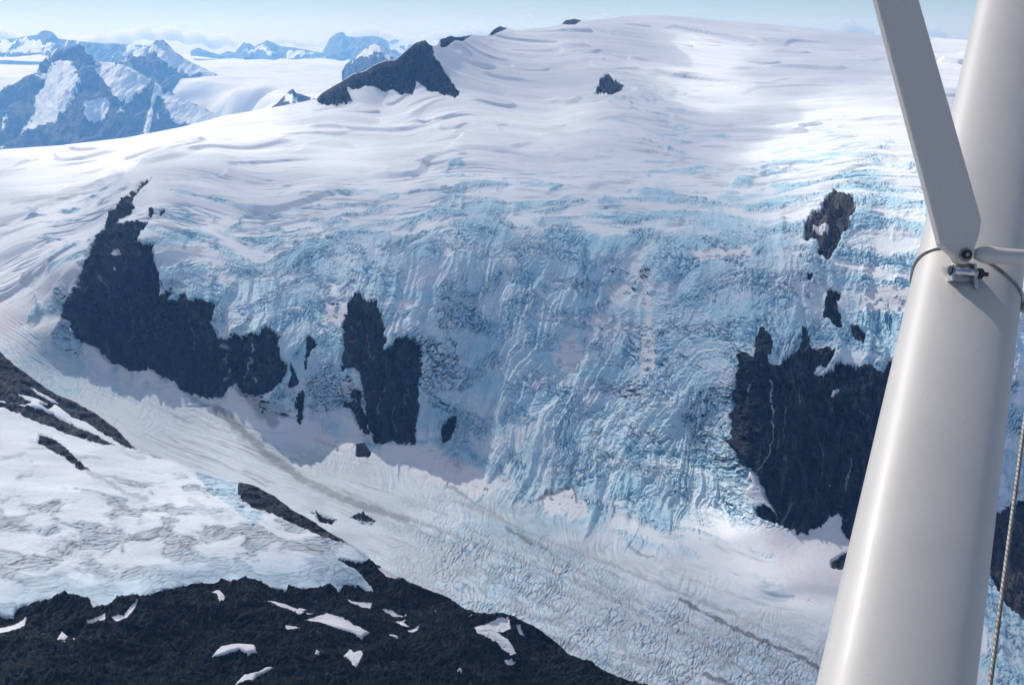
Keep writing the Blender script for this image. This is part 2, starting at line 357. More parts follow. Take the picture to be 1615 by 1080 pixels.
def rock_material(name, dark=(.008,.009,.014), mid=(.045,.046,.056), light=(.15,.15,.16), moss=None, scale=1.0, bump=6.0, snow=0.0):
    m, nt, b = new_mat(name); t = NT(nt); p = t.coord()
    big = t.noise(p, .008 * scale, 6, .6, .6)
    fine = t.noise(p, .06 * scale, 7, .7)
    rib = t.noise(p, .05 * scale, 6, .62, .5, sx=(1, 1, .16))
    c = t.mix(t.ramp(rib, .3, .7), dark, mid)
    c = t.mix(t.math('MULTIPLY', t.ramp(t.noise(p, .03 * scale, 5, .6, .3, sx=(1, 1, .09)), .56, .72), .55), c, light)  # rib tones and pale streaks put relief shading into the colour
    c = t.mix(t.math('MULTIPLY', t.ramp(fine, .52, .75), t.ramp(big, .35, .65)), c, light)
    if moss: c = t.mix(t.math('MULTIPLY', t.ramp(t.noise(p, .012 * scale, 5, .6), .48, .68), .75), c, moss)
    if snow:
        c = t.mix(t.math('MULTIPLY', t.ramp(t.noise(p, .02 * scale, 6, .65, 0, sx=(1, 1, .3)), .60, .66), snow), c, (.6,.62,.66))
    if name != 'ridge_rock': c = t.mix(t.attr('streak'), c, (.55, .58, .62))
    t.set(b.inputs['Base Color'], c)
    b.inputs['Roughness'].default_value = .85; b.inputs['Specular IOR Level'].default_value = .25
    h = t.math('ADD', t.math('MULTIPLY', rib, .6), t.math('MULTIPLY', fine, .5))
    t.set(b.inputs['Normal'], t.bump(h, .9, bump))
    return m

M_ICE = ice_material('glacier_ice')
M_SPURICE = ice_material('spur_snow', dirt=(.24,.25,.26))
M_CLIFF = rock_material('cliff_rock', snow=.0)
M_BROWN = rock_material('brown_rock', dark=(.04,.035,.035), mid=(.10,.09,.085), light=(.2,.18,.165))  # paler, browner tones than the cliff rock
M_DUSTED = rock_material('snow_dusted_rock', snow=.8, light=(.2,.2,.21))
M_RIDGE = rock_material('ridge_rock', dark=(.0055,.006,.007), mid=(.020,.0205,.022), light=(.12,.12,.125), moss=(.013,.018,.011), scale=3.0, bump=5.0)
M_FARROCK = rock_material('far_rock', scale=.4, bump=25.0)
M_FARSNOW = ice_material('far_snow')
def patch_snow():
    m, nt, b = new_mat('old_snow'); t = NT(nt); p = t.coord()
    c = t.mix(t.ramp(t.noise(p, .05, 5, .6), .35, .75), (.80,.80,.83), (.66,.64,.66))
    t.set(b.inputs['Base Color'], c); b.inputs['Roughness'].default_value = .75; b.inputs['Specular IOR Level'].default_value = .1
    t.set(b.inputs['Normal'], t.bump(t.noise(p, .15, 4), .4, 1.5))
    return m
M_PATCH = patch_snow()
# ------------------------------------------------------------------ main mountain: dome, icefall, valley glacier
def cols(a, b, step, lo, hi, grow=1.12):
    u = list(np.arange(a, b, step)); s = step
    left = []; x = a
    while x > lo: s = min(s * grow, 40); x -= s; left.append(x)
    s = step; x = u[-1]; right = []
    while x < hi: s = min(s * grow, 40); x += s; right.append(x)
    return np.array(left[::-1] + u + right)

def dense_cum(d):
    w = np.interp(np.linspace(0, 1, 400), [0, .2, .26, d[0] - .04, d[0] + .04, 1], [.2, .2, 1, 1, d[1], d[1]]); c = np.cumsum(w); return (c - c[0]) / (c[-1] - c[0])

def base_grid(us, crest, vbot, rows, depth_pts, back_rows, back_step, back_drop, dense=None):
    """surface whose depth field runs through depth_pts and whose skyline is `crest`; it goes on behind the skyline"""
    fit = tps_fit([(u, v, math.log(Y)) for u, v, Y in depth_pts])
    t = np.linspace(0, 1, rows) if not dense else np.interp(np.linspace(0, 1, rows), dense_cum(dense), np.linspace(0, 1, 400))
    vc = interp_line(crest, us)
    uc = np.arange(us[0], us[-1] + 26, 13.0); vg = np.arange(min(vc.min(), 0) - 30, vbot + 30, 8.0)
    G = tps_eval(fit, *np.meshgrid(uc, vg)) @ cubic_matrix(uc, us).T          # smooth depth along every column
    U = np.broadcast_to(us[None], (rows, len(us))).copy(); vs = np.interp(us, uc, np.convolve(np.pad(interp_line(crest, uc), 12, mode='edge'), np.hanning(27)[1:-1] / np.hanning(27).sum(), mode='valid'))
    V = vbot + (vs[None] - vbot) * t[:, None] + (vc - vs)[None] * sstep(.90, 1, t)[:, None]
    Q = at_depth(np.broadcast_to(us[None], G.shape), np.broadcast_to(vg[:, None], G.shape), np.exp(G))
    S = np.concatenate([np.zeros((1, len(us))), np.cumsum(np.linalg.norm(np.diff(Q, axis=0), axis=-1), 0)])
    S = S[int(np.searchsorted(vg, 640))][None] - S                              # metres up the slope
    f = (V - vg[0]) / 8.0; i0 = np.floor(f).astype(int); f = f - i0; c = np.arange(len(us))[None]
    def col_sample(A):
        g = lambda k: A[np.clip(i0 + k, 0, len(vg) - 1), c]
        return g(-1) * (-f + 2 * f * f - f ** 3) / 2 + g(0) * (2 - 5 * f * f + 3 * f ** 3) / 2 + g(1) * (f + 4 * f * f - 3 * f ** 3) / 2 + g(2) * (f ** 3 - f * f) / 2
    Y = np.exp(col_sample(G)); Ls = col_sample(S)
    P = at_depth(U, V, Y)
    k = np.arange(1, back_rows + 1)[:, None]
    d = back_step * (k + .06 * k * k)
    last = P[-1][None]
    r = 1 + d / last[..., 1]
    B = np.empty((back_rows, len(us), 3)); B[..., 0] = last[..., 0] * r; B[..., 1] = last[..., 1] + d
    B[..., 2] = last[..., 2] - back_drop(d)
    P = np.concatenate([P, B]); U = np.concatenate([U, np.broadcast_to(us[None], B.shape[:2])])
    V = np.concatenate([V, vc[None] - .01 * k + 0 * B[..., 0]])
    Ls = np.concatenate([Ls, Ls[-1][None] + d + 0 * B[..., 0]])
    return P, U, V, Ls.astype(F32), rows

A_CREST = [(-500,262),(-350,254),(-150,243),(0,236),(100,229),(200,217),(290,200),(345,185),(430,170),(499,156),(507,147),(523,137),(540,128),(557,117),(574,113),(590,103),(607,96),(624,94),(637,83),(645,74),(654,68),(662,66),(671,63),(677,70),(684,73),(690,71),(694,62),(703,60),(710,57),(722,59),(736,57),(744,55),(760,57),(770,56),(778,48),(788,42),(800,45),(812,49),(840,46),(865,43),(884,39),(892,32),(906,30),(920,33),(945,31),(965,28),(1000,25),(1030,24),(1070,26),(1110,29),(1200,37),(1260,42),(1330,50),(1400,57),(1470,59),(1530,64),(1615,75),(1900,112),(2200,150)]
_zv = lambda u, v, z: (u, v, float(at_height(u, v, z)))
A_DEPTH = [
 _zv(-450,1170,-1150), _zv(0,1170,-1190), _zv(600,1170,-1205), _zv(1100,1170,-1206), _zv(1650,1170,-1206), _zv(2150,1170,-1206),
 _zv(-450,1480,-1190), _zv(300,1480,-1206), _zv(1000,1480,-1207), _zv(1650,1480,-1207), _zv(2150,1480,-1207),
 _zv(100,950,-1150), _zv(600,1000,-1200), _zv(1000,1000,-1200), _zv(1300,1000,-1200), _zv(1650,1000,-1200), _zv(2150,1000,-1200), _zv(-450,900,-1090),
 _zv(600,880,-1190), _zv(900,900,-1196), _zv(1100,930,-1196), _zv(1280,930,-1190), _zv(400,820,-1165), _zv(700,800,-1180), _zv(0,760,-1090), _zv(-450,700,-1010),
 _zv(200,680,-1085), _zv(420,710,-1120), _zv(560,740,-1150), _zv(900,835,-1188), _zv(1050,880,-1190), _zv(100,570,-1010), _zv(250,625,-1045), _zv(0,540,-960),
 # left snow shoulder
 (-450,270,6000), (-450,400,4300), (-450,500,3600), (0,240,5600), (0,300,4500), (0,380,3850), (0,460,3480), (90,470,3300), (120,350,3800), (180,260,4700), (200,220,5500), (60,520,3180),
 # big left cliff
 (110,515,3150), (200,583,3020), (330,630,2850), (430,620,2800), (130,440,3220), (200,350,3420), (230,290,3750), (300,480,3030), (400,535,2880), (250,470,3080), (250,540,3040), (330,560,2920),
 (260,400,3220), (300,340,3480), (300,270,4000), (330,220,4700), (345,190,5400),
 # icefall, centre
 (400,450,3120), (400,360,3480), (420,290,3950), (450,230,4600), (470,175,5500),
 (470,680,2780), (500,600,2870), (520,500,3010), (540,420,3190), (560,350,3480), (580,280,4050), (600,220,4700), (610,165,5600),
 (570,690,2740), (560,600,2800), (565,480,2960), (640,700,2720), (640,550,2830), (640,480,3010),
 (720,720,2690), (720,640,2850), (720,560,2980), (720,480,3110), (720,400,3260), (720,340,3500), (730,280,3980), (740,220,4600), (750,150,5500), (760,90,6500), (770,62,7100),
 (671,70,5850), (620,120,5700), (690,130,5650), (540,150,5600),
 (850,770,2540), (850,690,2720), (850,600,2890), (850,520,3020), (850,440,3180), (850,370,3320), (860,310,3680), (870,250,4300), (880,180,5250), (890,110,6400), (900,50,7500),
 (970,810,2430), (970,720,2640), (970,620,2840), (970,520,2980), (970,430,3150), (970,360,3300), (970,300,3700), (965,240,4300), (965,150,5500), (1000,90,6800), (1020,35,8000),
 (1060,830,2330), (1060,760,2450), (1060,700,2570), (1050,640,2650), (1060,560,2770), (1060,470,2920), (1060,400,3050), (1070,330,3400), (1080,260,4100), (1100,180,5200), (1120,100,6700), (1130,45,8000),
 (1130,800,2360), (1130,700,2510), (1130,620,2580), (1140,540,2640), (1150,450,2790), (1160,370,3040), (1180,300,3550), (1190,230,4300), (1220,150,5600), (1250,80,7200), (1250,48,8200),
 # right cliff
 (1160,700,2420), (1190,760,2330), (1230,828,2240), (1270,843,2215), (1330,840,2200), (1400,850,2170), (1200,640,2430), (1250,720,2330), (1300,700,2330), (1200,565,2490), (1300,600,2420), (1400,600,2380), (1350,780,2240), (1400,720,2270),
 (1280,520,2560), (1350,530,2520), (1430,530,2480), (1240,450,2690), (1320,440,2690), (1400,440,2660), (1280,380,2840), (1320,340,2960), (1400,340,2950), (1350,270,3400), (1430,250,3550), (1330,200,4400), (1400,130,5800), (1400,75,7300), (1400,60,8000),
 (1500,850,2150), (1500,650,2290), (1500,520,2440), (1550,400,2700), (1550,300,3100), (1550,200,4300), (1600,95,6800), (1620,640,2280), (1620,760,2160), (1600,880,2060), (1580,950,1960),
 (2150,200,5500), (2150,350,3300), (2150,600,2350), (2150,850,2020),
]
us = cols(-40, 1660, STEP, -480, 2150)
P, U, V, L, NR = base_grid(us, A_CREST, 1480, int(1370 / STEP), A_DEPTH, 50, 40.0, lambda d: d * .10 + d * d * 1.2e-4, dense=(.80, 1.9))
R_, C_ = U.shape
X = P[..., 0].astype(F32)
U = U.astype(F32); V = V.astype(F32)

# ragged outlines
ju = fbm(U / 14, V / 14, 4, 11) * 4.0; jv = fbm(U / 14, V / 14, 4, 31) * 4.0
ids = np.zeros((R_, C_), np.int16)
for k, (nm, lb, ct, gr, poly) in enumerate(ROCKS):
    s = .25 if len(poly) < 8 or nm == 'rock_peak' else 1.0
    pa = np.array(poly); cs = np.where((us > pa[:, 0].min() - 16) & (us < pa[:, 0].max() + 16))[0]; rr_ = np.where(((V[:, cs[0]:cs[-1]] > pa[:, 1].min() - 16) & (V[:, cs[0]:cs[-1]] < pa[:, 1].max() + 16)).any(1))[0]
    sl = (slice(max(rr_[0], 0), min(rr_[-1] + 1, R_)), slice(cs[0], cs[-1] + 1))
    Us, Vs = U[sl], V[sl]
    m = in_poly(Us + ju[sl] * s * .6, Vs + jv[sl] * s * .6, poly)
    if nm != 'rock_peak' and len(poly) >= 8:
        mb = blur(m, int(12 / STEP / STEP) + 2); m = (mb + .35 * fbm(Us / 5, Vs / 11, 4, 15 + k, .6) > .5) & (mb > .12)
    ids[sl][m] = 10 + k
rock = ids >= 10
for k, (lb, poly) in enumerate(CLIFF_SNOW):
    ids[in_poly(U + ju * .3, V + jv * .3, poly)] = 60 + k
rock_s = blur(rock, 4); rock_w = blur(rock, 14)

# where the ice is broken and blue
ICE_PTS = [(-450,300,.2),(-450,600,.3),(-450,1100,.3),(0,250,0),(0,330,.12),(60,420,.32),(60,560,.5),(150,600,.6),(250,660,.45),(0,500,.0),(120,330,.3),(150,250,.0),
 (300,250,.05),(330,290,.3),(400,300,.25),(300,400,.42),(320,450,.62),(400,430,.66),(450,350,.34),(500,260,.02),(500,330,.2),(550,400,.85),(560,340,.5),(650,330,.42),(650,450,.8),(750,320,.8),(800,280,.15),(860,300,.5),(850,400,.7),(950,330,.35),(940,400,.9),(900,500,.8),(1000,300,.2),(1050,350,.7),(1000,450,.6),(1100,450,.9),(1200,420,.85),(1100,350,.75),(1150,300,.3),(1200,330,.55),(1330,250,.5),(1350,290,.45),(1430,320,.62),(1400,400,.6),(1400,450,.5),(1400,520,.85),(1330,520,.75),(1500,330,.7),
 (470,600,.85),(520,560,.85),(520,660,.85),(420,680,.2),(700,550,.85),(700,650,.9),(800,600,.8),(800,700,.95),(900,700,.9),(850,760,.85),(1000,600,.85),(1000,700,.95),(1080,740,.8),(1120,650,.95),(1100,800,.7),(1200,860,.55),(1000,800,.7),(750,780,.5),(600,740,.15),(620,640,.9),(620,480,.85),
 (700,800,.35),(900,860,.45),(1000,900,.25),(1150,930,.25),(1000,1000,.3),(800,920,.35),(1200,1050,.4),(1050,1060,.5),(1290,920,0),(1290,860,0),(1590,650,.6),(1590,780,.85),(1590,950,.75),(1590,1050,.75),(2100,800,.6),(2100,300,.3),
 (1100,130,.1),(1010,120,.35),(1020,165,.4),(1100,180,.3),(700,180,.1),(1200,150,0),(1300,120,0),(900,100,0),(700,90,.1),(1500,100,0),(1400,200,0.05),(600,170,0),(1300,50,0),(1000,30,0),(800,60,0),(200,220,0),(600,230,0),(700,230,.0),(900,210,0),(1200,220,.22),
 (300,720,0),(450,800,0),(200,650,.1),(560,850,.1),(300,1000,.2),(700,1100,.3),(600,900,.3)]
def coarse_field(pts, lam=.02, n=12):
    fit = tps_fit(pts, lam)
    ug = np.arange(-520, 2240, n * 2.0); vg = np.arange(0, 1240, n * 1.0)
    G = tps_eval(fit, *np.meshgrid(ug, vg))
    i = np.clip((U - ug[0]) / (n * 2), 0, len(ug) - 1.001); j = np.clip((V - vg[0]) / n, 0, len(vg) - 1.001)
    i0 = i.astype(int); j0 = j.astype(int); fi = i - i0; fj = j - j0
    return ((G[j0, i0] * (1 - fi) + G[j0, i0 + 1] * fi) * (1 - fj) + (G[j0 + 1, i0] * (1 - fi) + G[j0 + 1, i0 + 1] * fi) * fj).astype(F32)
icef = np.clip(coarse_field(ICE_PTS), 0, 1)
patch = np.zeros((R_, C_), F32)
jw = fbm(U / 45, V / 30, 3, 12); jv2 = fbm(U / 45, V / 30, 3, 13)
for poly in SNOW_PATCH_A:
    patch = np.maximum(patch, in_poly(U + jw * 9 + ju * 1.5, V + jv2 * 7 + jv * 1.3, poly).astype(F32))
patch = blur(patch, 3) * sstep(-.75, -.2, fbm(U / 12, V / 7, 4, 14))

dL = np.abs(np.gradient(L, axis=0)).astype(F32)
def AA(lam):
    return 1 - sstep(.16, .42, dL / F32(lam))        # no detail finer than the mesh rows can hold
# metres along (X) and down (L) the slope, bent by large noise
wx = X + 55 * fbm(X / 260, L / 300, 3, 5); wl = L + 55 * fbm(X / 260, L / 300, 3, 6)
blot = fbm(wx / 150, wl / 90, 5, 41)
def rot(a):
    c, s = F32(cos(radians(a))), F32(sin(radians(a)))
    return wx * c + wl * s, -wx * s + wl * c
# the fall runs down in streams: q counts across them
kq = np.interp(us, [-480, 380, 560, 700, 1040, 1150, 1250, 2100], [0, .05, .05, .42, .45, .18, -.05, -.1])[None]
qx = U + kq * (V - 380) + 17 * fbm(U / 150, V / 150, 3, 16) + 7 * fbm(U / 40, V / 60, 3, 27)
low_ = .18 + .82 * sstep(330, 500, V + 50 * fbm(U / 120, V / 90, 2, 19))
strm = .42 + (ridged(qx / 62, V / 420, 4, 17, .6) - .42) * low_
fanw = (np.exp(-((U - 1065) / 105) ** 2 - ((V - 755) / 95) ** 2)).astype(F32)
th = np.arctan2(U - 1120 - .10 * (V - 560), np.maximum(V - 545, 8)) + .05 * fbm(U / 40, V / 60, 2, 20)
strm = strm * (1 - fanw) + fanw * (ridged(th * 11, V / 500, 4, 21, .65) * 1.15)
strm2 = fbm(qx / 24, V / 260, 4, 18) * low_ * (1 - fanw) + fanw * fbm(th * 30, V / 240, 3, 22)
ice = sstep(.33, .70, icef + ((.42 - .16 * low_) * blot + .30 * (strm - .42) + .16 * strm2) * sstep(.02, .2, icef)) * (1 - patch)
ice = np.where(V < 215, np.minimum(ice, icef * 1.6), ice)

# flow coordinates on the valley glacier: s along, n across
l0 = np.interp(us, [-480,0,100,250,400,600,800,950,1100,1300,1700], [430,500,562,632,692,742,802,852,920,1000,1150])
l1 = np.interp(us, [-480,0,200,400,600,800,1000,1150,1400,1700], [470,565,690,770,860,955,1055,1115,1200,1300])
n_ = ((V - l0[None]) / (l1 - l0)[None]).astype(F32)
valley = sstep(-.32, .12, n_ + .05 * fbm(U / 90, V / 40, 3, 77))
valley = np.where(U < 60, valley * sstep(-60, 60, U), valley)
right_end = sstep(1560, 1700, U); valley = valley * (1 - right_end) + right_end * sstep(900, 960, V)

steep = sstep(0.25, .6, np.gradient(P[..., 2], axis=0) / (np.gradient(P[..., 1], axis=0) + 1e-6)).astype(F32)
fall = ice * (1 - valley)
H = np.zeros((R_, C_), F32); crev = np.zeros((R_, C_), F32)

# (1) long swells of the snow dome, with steps that face downhill
dome = (1 - valley) * (1 - .8 * sstep(.3, .75, icef)) * (1 - rock_w)
wX = X + 160 * fbm(X / 900, L / 600, 2, 3)
up = sstep(0, 500, L)
H += dome * up * (22 * perlin(wX / 640, L / 260, 51) + 7 * perlin(wX / 420, L / 130, 52) * AA(130) + 2.5 * perlin(wX / 260, L / 70, 53) * AA(70))
for lam, lx, amp, sd in ((320, 420, 30, 61), (170, 300, 20, 62), (90, 220, 8, 63)):
    q = perlin(wX / lx + .12 * L / lam, L / lam, sd); q = q - .25
    H += dome * up * amp * AA(lam * .6) * np.where(q > 0, np.minimum(q * 8, 1), 0) * sstep(-.3, .4, fbm(X / 900, L / 500, 2, sd + 3)) * .6
lmask = sstep(-.1, .3, fbm(X / 420, L / 300, 3, 66)) * (.25 + .75 * sstep(.03, .3, icef)) * (1 - sstep(.45, .68, icef)) * (1 - .8 * patch)
for k, sl, lx, ll, sd in ((0, .25, 330, 64, 65), (1, -.5, 260, 54, 68), (2, .9, 240, 60, 69)):
    ln = 1 - np.abs(perlin((X + sl * L + 120 * fbm(X / 500, L / 300, 2, 64)) / lx, (L + .15 * X) / ll, sd)) * 8
    g = np.clip(ln, 0, 1) * lmask * sstep(-.1, .3, fbm(X / 300, L / 260, 2, sd + 20)) * (1 - valley) * (1 - rock_s) * AA(ll * .45)
    H -= 9 * g; crev = np.maximum(crev, .5 * g)

# (2) icefall: splinters between crevasses, in directions that take turns
wx2 = wx + 7 * fbm(X / 24, L / 24, 3, 7); wl2 = wl + 7 * fbm(X / 24, L / 24, 3, 8)
def rot2(a):
    c, s = F32(cos(radians(a))), F32(sin(radians(a)))
    return wx2 * c + wl2 * s, -wx2 * s + wl2 * c
m1 = sstep(-.25, .35, fbm(X / 280, L / 340, 2, 71)); m2 = sstep(-.2, .35, fbm(X / 210, L / 260, 2, 72))
mid = np.exp(-((U - 820) / 90) ** 2 - ((V - 640) / 70) ** 2)         # level crevasses in the middle of the fall
def field(ang, ax, bl, sd):
    xr, lr = rot2(ang); fx, f2, cid = worley(xr / ax, lr / bl, sd)
    gr = 1 - sstep(0, .26, f2 - fx)
    return (cid - .5) * 9 - 9 * gr + 5 * (ridged(xr / (ax * .6), lr / (bl * .7), 4, sd + 40, .62) - .4), gr
fa, ca = field(48, 30, 7.5, 73); fb, cb_ = field(8, 34, 7, 74); fc_, cc = field(72, 40, 8.5, 75)
mid = mid * .6; wa_ = m1 * (1 - mid); wb_ = (1 - m1) * (1 - m2) * (1 - mid) + mid; wc_ = (1 - m1) * m2 * (1 - mid)
fb = fb * .6; blk = fa * wa_ + fb * wb_ + fc_ * wc_; cv = ca * wa_ + cb_ * wb_ + cc * wc_
chute = strm
calm = .28 + .72 * sstep(-.3, .35, fbm(wx / 120, wl / 90, 3, 70))
det = AA(26)
H += fall * (det * calm * (.86 * blk + 3.2 * fbm(wx2 / 9, wl2 / 6, 3, 78, .6) * AA(10)) + 21 * (chute - .4) + 8 * strm2 * det + 16 * perlin(X / 420, L / 380, 77)) * (1 - rock_s)
crev = np.maximum(crev, fall * cv * det * calm)
H += fall * 6 + 10 * (1 - rock_s) * (1 - valley) * sstep(.15, .5, icef)
tg = ridged(wx2 / 40, wl / 420, 4, 79)
H += fall * 6 * (tg - .3) * sstep(480, 560, V)

# (3) valley glacier: flow streaks, close crevasses near the outer bend
s_ = U
nn = n_ * 240
streak = fbm(s_ / 120 + .3 * fbm(U / 60, V / 60, 2, 80), nn / 11 + 1.2 * fbm(U / 80, V / 40, 3, 98), 4, 81, .6) * (.4 + .6 * sstep(-.3, .4, fbm(U / 120, V / 50, 3, 99)))
fl = 1 - np.abs(perlin(nn / 30 + .35 * fbm(U / 150, V / 60, 2, 23), s_ / 1400, 24)) * 11
fl = np.clip(fl, 0, 1) * sstep(-.25, .2, fbm(U / 160, V / 60, 2, 25))
H += valley * (1.5 * streak - 2.2 * fl)
inner = sstep(.0, .55, n_ + .25 * fbm(U / 110, V / 70, 3, 82)) * sstep(560, 720, U) * valley
a = U * F32(.92) + V * F32(.38); b = -U * F32(.5) + V * F32(.86)
wa = a + 7 * fbm(U / 30, V / 26, 3, 83); wb = b + 7 * fbm(U / 30, V / 26, 3, 84)
fx, f2, cid = worley(wa / 6.0, wb / 15.0, 85)
calm = .3 + .7 * sstep(-.3, .4, fbm(U / 60, V / 45, 3, 97))
H += inner * calm * .85 * ((cid - .5) * 1.8 - 3.4 * (1 - sstep(0, .30, f2 - fx)) + 1.6 * fbm(U / 8, V / 6, 3, 86))
crev = np.maximum(crev, inner * .8 * (1 - sstep(0, .2, f2 - fx)))
arcs = np.abs(perlin(s_ / 13 + 2.2 * fbm(U / 70, V / 70, 2, 87), nn / 70, 88))
arcm = valley * (1 - inner) * sstep(.1, .45, icef + .3 * fbm(U / 80, V / 50, 3, 89))
H += arcm * 1.8 * (np.clip(arcs * 2.5, 0, 1) - .5)
crev = np.maximum(crev, arcm * .4 * (1 - sstep(0, .1, arcs)))

# (4) rock faces: ribs and gullies
rb = ridged(wx / 70, wl / 330, 5, 91, .55); rc = ridged(X / 26, L / 70, 4, 92, .6)
H += rock_s * (46 * (rb - .4) + 18 * (rc - .4) + 5 * fbm(X / 9, L / 12, 3, 93))
H *= sstep(0, 40, np.arange(R_))[:, None] * .999 + .001
nb = np.arange(R_) >= NR
H[nb] *= np.linspace(1, .2, nb.sum())[:, None]
H = np.clip(H, -60, 90)

N = grid_normals(P)
# push along the slope's normal; near the far skyline only part of it, so that the skyline keeps its outline
sky = np.clip((V - interp_line(A_CREST, us)[None]) / 14.0, .12, 1)
P2 = P + N * (H * sky)[..., None]

dirt = np.zeros((R_, C_), F32); water = np.zeros((R_, C_), F32)
for pts, w, st_ in DIRT_LINES + WATER_LINES:
    p = np.array(pts, float); box = (U > p[:, 0].min() - 25) & (U < p[:, 0].max() + 25) & (V > p[:, 1].min() - 25) & (V < p[:, 1].max() + 25)
    uu = U[box] + ju[box] * .8; vv = V[box] + jv[box] * .8; d = np.full(uu.shape, 1e9)
    for (x1, y1), (x2, y2) in zip(pts[:-1], pts[1:]):
        l2 = (x2 - x1) ** 2 + (y2 - y1) ** 2
        t = np.clip(((uu - x1) * (x2 - x1) + (vv - y1) * (y2 - y1)) / l2, 0, 1)
        d = np.minimum(d, np.hypot(uu - x1 - t * (x2 - x1), vv - y1 - t * (y2 - y1)))
    tgt = water if st_ < 0 else dirt
    tgt[box] = np.maximum(tgt[box], abs(st_) * (1 - sstep(w * .35, w * 1.3, d)))
dirt = np.maximum(dirt, valley * .6 * sstep(.05, .8, streak) * sstep(-.2, .3, n_) * sstep(80, 300, U))
dirt = np.maximum(dirt, valley * .5 * fl * sstep(140, 420, U))
dirt = np.maximum(dirt, valley * sstep(330, 520, U) * (.16 + .22 * sstep(-.4, .5, fbm(U / 150, V / 60, 3, 26) + .5 * streak)) * (1 - patch))
dirt = np.maximum(dirt, inner * .5 * sstep(-.2, .6, fbm(U / 40, V / 24, 4, 94)))
dirt = np.maximum(dirt, .35 * sstep(.35, .8, fbm(wx / 160, L / 40, 4, 95)) * sstep(.05, .3, icef) * (1 - valley) * (1 - ice))
crev = np.clip(crev, 0, 1)
pink = np.clip(patch * .55 + .15 * sstep(0, .6, fbm(X / 300, L / 200, 3, 96)) * (1 - ice), 0, 1)
iceA = np.clip(ice * (.62 + .5 * blot) * (1 - .45 * valley) + valley * .24 * (1 - patch), 0, 1)

# name the pieces: snowfield above, icefall, valley glacier below
zone = np.where(valley > .5, 2, np.where(icef + .12 * blot > .42, 1, 0)).astype(np.int16)
zone[(V < 225)] = 0
lowleft = (valley <= .5) & (U < 480) & (V > 560) & ~rock; zone[lowleft] = 2
fids = np.where(ids == 0, zone, ids)
SET = {0: ('snowfield', 'wide white snow dome and upper snowfield above the icefall', 'snowfield'),
       1: ('icefall', 'broken blue icefall hanging between the dark cliffs', 'icefall'),
       2: ('valley_glacier', 'grey blue valley glacier curving along the foot of the cliffs', 'glacier')}
BROWN_ROCKS = {'sunlit jagged brown rock high on the right edge of the icefall', 'grey brown layered rock at the right edge, half hidden by the steel cable', 'grey brown boulder heap on snow below the twin topped cliff', 'grey gravel patch in the snow cone under the right cliff'}
for k, co, q, at_, nr in split_grid(P2, fids, dict(ice=iceA, crev=crev, dirt=dirt, pink=pink, streak=water)):
    if k < 10:
        at_.pop('streak'); nm, lb, ct = SET[k]; o = mesh_from(nm, co, q, M_ICE, at_, normals=nr); tag(o, lb, ct, kind='structure')
    elif k < 60:
        nm, lb, ct, gr, _ = ROCKS[k - 10]
        o = mesh_from(nm, co, q, M_BROWN if lb in BROWN_ROCKS else M_DUSTED if 'dusted' in lb else M_CLIFF, dict(streak=at_['streak']), normals=nr); tag(o, lb, ct, gr)
    else:
        o = mesh_from('snow_patch', co, q, M_PATCH, normals=nr); tag(o, CLIFF_SNOW[k - 60][0], 'snow patch', 'snow patches on the cliffs')
del P, P2, N

# ------------------------------------------------------------------ the near spur in front of the valley
B_DEPTH = [(0,555,2100),(0,650,1850),(0,750,1620),(0,850,1430),(0,950,1275),(0,1000,1205),(0,1080,1090),(0,1250,890),
 (-450,380,2900),(-450,600,2000),(-450,900,1350),(-450,1250,900),(120,640,1960),(214,708,1830),(150,750,1650),(200,800,1560),(200,900,1390),(200,940,1330),(200,1000,1235),(200,1080,1125),
 (300,738,1770),(380,762,1720),(350,850,1500),(350,920,1380),(350,1000,1255),(350,1080,1140),(350,1250,940),
 (500,828,1610),(550,858,1570),(500,900,1460),(500,950,1380),(500,1000,1290),(500,1080,1160),
 (590,888,1540),(650,920,1500),(650,1000,1330),(650,1080,1190),(707,940,1480),(800,966,1455),(800,1030,1320),(800,1080,1235),(800,1250,985),
 (900,1030,1400),(900,1080,1290),(1010,1084,1330),(1010,1250,1010),(1250,1165,1250),(1250,1250,1100)]
ub = cols(-30, 1060, STEP, -480, 1240)
P, U, V, _l, NR = base_grid(ub, SPUR_CREST, 1240, int(560 / STEP), B_DEPTH, 40, 16.0, lambda d: d * 1.0 + d * d * 4e-4)
R_, C_ = U.shape
X = P[..., 0].astype(F32); Yw = P[..., 1].astype(F32); U = U.astype(F32); V = V.astype(F32)
ju = fbm(U / 12, V / 12, 4, 111) * 3.2; jv = fbm(U / 12, V / 12, 4, 131) * 3.2
ids = np.zeros((R_, C_), np.int16)
edge = np.interp(U + ju * .5, [p[0] for p in SPUR_EDGE if True][:43], [p[1] for p in SPUR_EDGE][:43])
low = in_poly(U + ju * .6, V + jv * .6, SPUR_EDGE + [(590,800),(1400,1000),(1400,1400),(-600,1400)])
low &= ~((U < 590) & (V < 880))
ids[low] = 1
for k, (nm, lb, ct, gr, poly) in enumerate(SPUR_ROCKS):
    ids[in_poly(U + ju * .5, V + jv * .4, poly)] = 10 + k
for k, (lb, poly) in enumerate(GROUND_SNOW):
    ids[in_poly(U + ju * .35, V + jv * .35, poly)] = 60 + k
